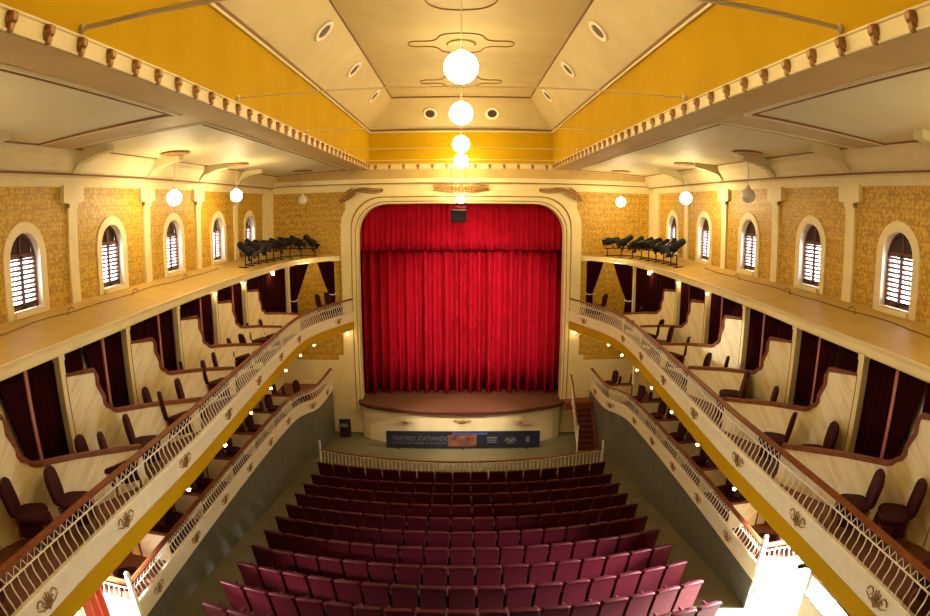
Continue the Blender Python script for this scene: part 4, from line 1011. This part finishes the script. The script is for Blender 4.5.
lamp0 = make_lamp(); index_children(lamp0); lused = False
RIG = {-1: [(6.42, 16.9), (6.45, 17.8), (6.35, 19.0), (6.2, 20.2), (5.85, 21.1), (5.35, 21.7)], 1: [(6.42, 16.9), (6.45, 17.8), (6.35, 19.0), (6.2, 20.2), (5.85, 21.1), (5.35, 21.7)]}
for s in (-1, 1):
    path = spline([(s * x, y) for x, y in RIG[s]], 6)
    rg = thing('light_rig', 'low black pipe rack for stage lights on the %s ledge' % SIDE[s], 'rack', (0, 0, 0), 0, 'light racks')
    def zz(p): return 7.06 + (abs(p[0]) - 5.9) * 0.12 + 0.03
    for nm, h in (('top_pipe', 0.33), ('bottom_pipe', 0.06)):
        m = MB(); m.tube([(p[0], p[1], zz(p) + h) for p in path], 0.022, 6); m.build(nm, 'black', rg)
    pp = along(path, 0.62)
    for i, (p, t) in enumerate(pp):
        m = MB(); m.tube([(p.x, p.y, zz(p) - 0.04), (p.x, p.y, zz(p) + 0.33)], 0.02, 5)
        m.tube([(p.x - s * 0.1, p.y, zz(p) - 0.02), (p.x + s * 0.25, p.y, zz(p) + 0.0)], 0.018, 5); m.build('upright', 'black', rg)
    for i, (p, t) in enumerate(along(path, 0.68)):
        if i > 8: break
        o = copy_tree(lamp0) if lused else lamp0
        lused = True
        d = Vector((random.uniform(-0.5, 0.5), YS + 2, 5)) - Vector((p.x, p.y, 7.7)); rz = math.atan2(d.y, d.x) - PI / 2
        o.location = (p.x, p.y, zz(p) + 0.56 + random.uniform(-0.02, 0.1)); o.rotation_euler = (-0.5 + random.uniform(-0.25, 0.3), random.uniform(-0.1, 0.1), rz + random.uniform(-0.5, 0.5))
        o.scale = (1.15, 1.15, 1.15)
        tag(o, 'black stage spotlight on the %s ledge rack, %s counted from the camera end' % (SIDE[s], ORD[i]), 'stage light', 'stage lights on the ledge racks')
# cable with small hooks along each ledge
for s in (-1, 1):
    pts = [(s * (6.75 + 0.05 * math.sin(i * 0.9)), 3 + i * 0.55, 7.24 + 0.012 * math.sin(i * 1.7)) for i in range(24)]
    cb = thing('ledge_cable', 'thin dark cable with hooks along the %s ledge' % SIDE[s], 'cable', (0, 0, 0), 0, 'ledge cables')
    m = MB(); m.tube(pts, 0.012, 4); m.build('cable', 'rope', cb)
    for y in (6.0, 8.35, 10.7, 13.2):
        m = MB(); m.tube([(s * 6.72, y, 7.2), (s * 6.7, y, 7.30), (s * 6.68, y + 0.08, 7.33), (s * 6.66, y + 0.14, 7.29)], 0.012, 4); m.build('hook', 'rope', cb)
# ------------------------------------------------------------------ house spotlights
spot('box_spotlight', (-5.2, 19.0, 8.2), (5.75, 12.15, 6.1), 5000, (1.0, 0.96, 0.86), 0.105)
spot('curtain_spotlight', (1.6, 11.0, 9.9), (0.5, YS + 0.3, 4.9), 7500, (1.0, 0.80, 0.62), 0.62, 0.10, 1.0)
for sx_ in (-1, 1):
    spot('stage_front_light', (sx_ * 5.9, 16.6, 7.9), (sx_ * -0.4, 20.7, 0.8), 3800, (1.0, 0.82, 0.58), 0.50, 0.10, 0.9)
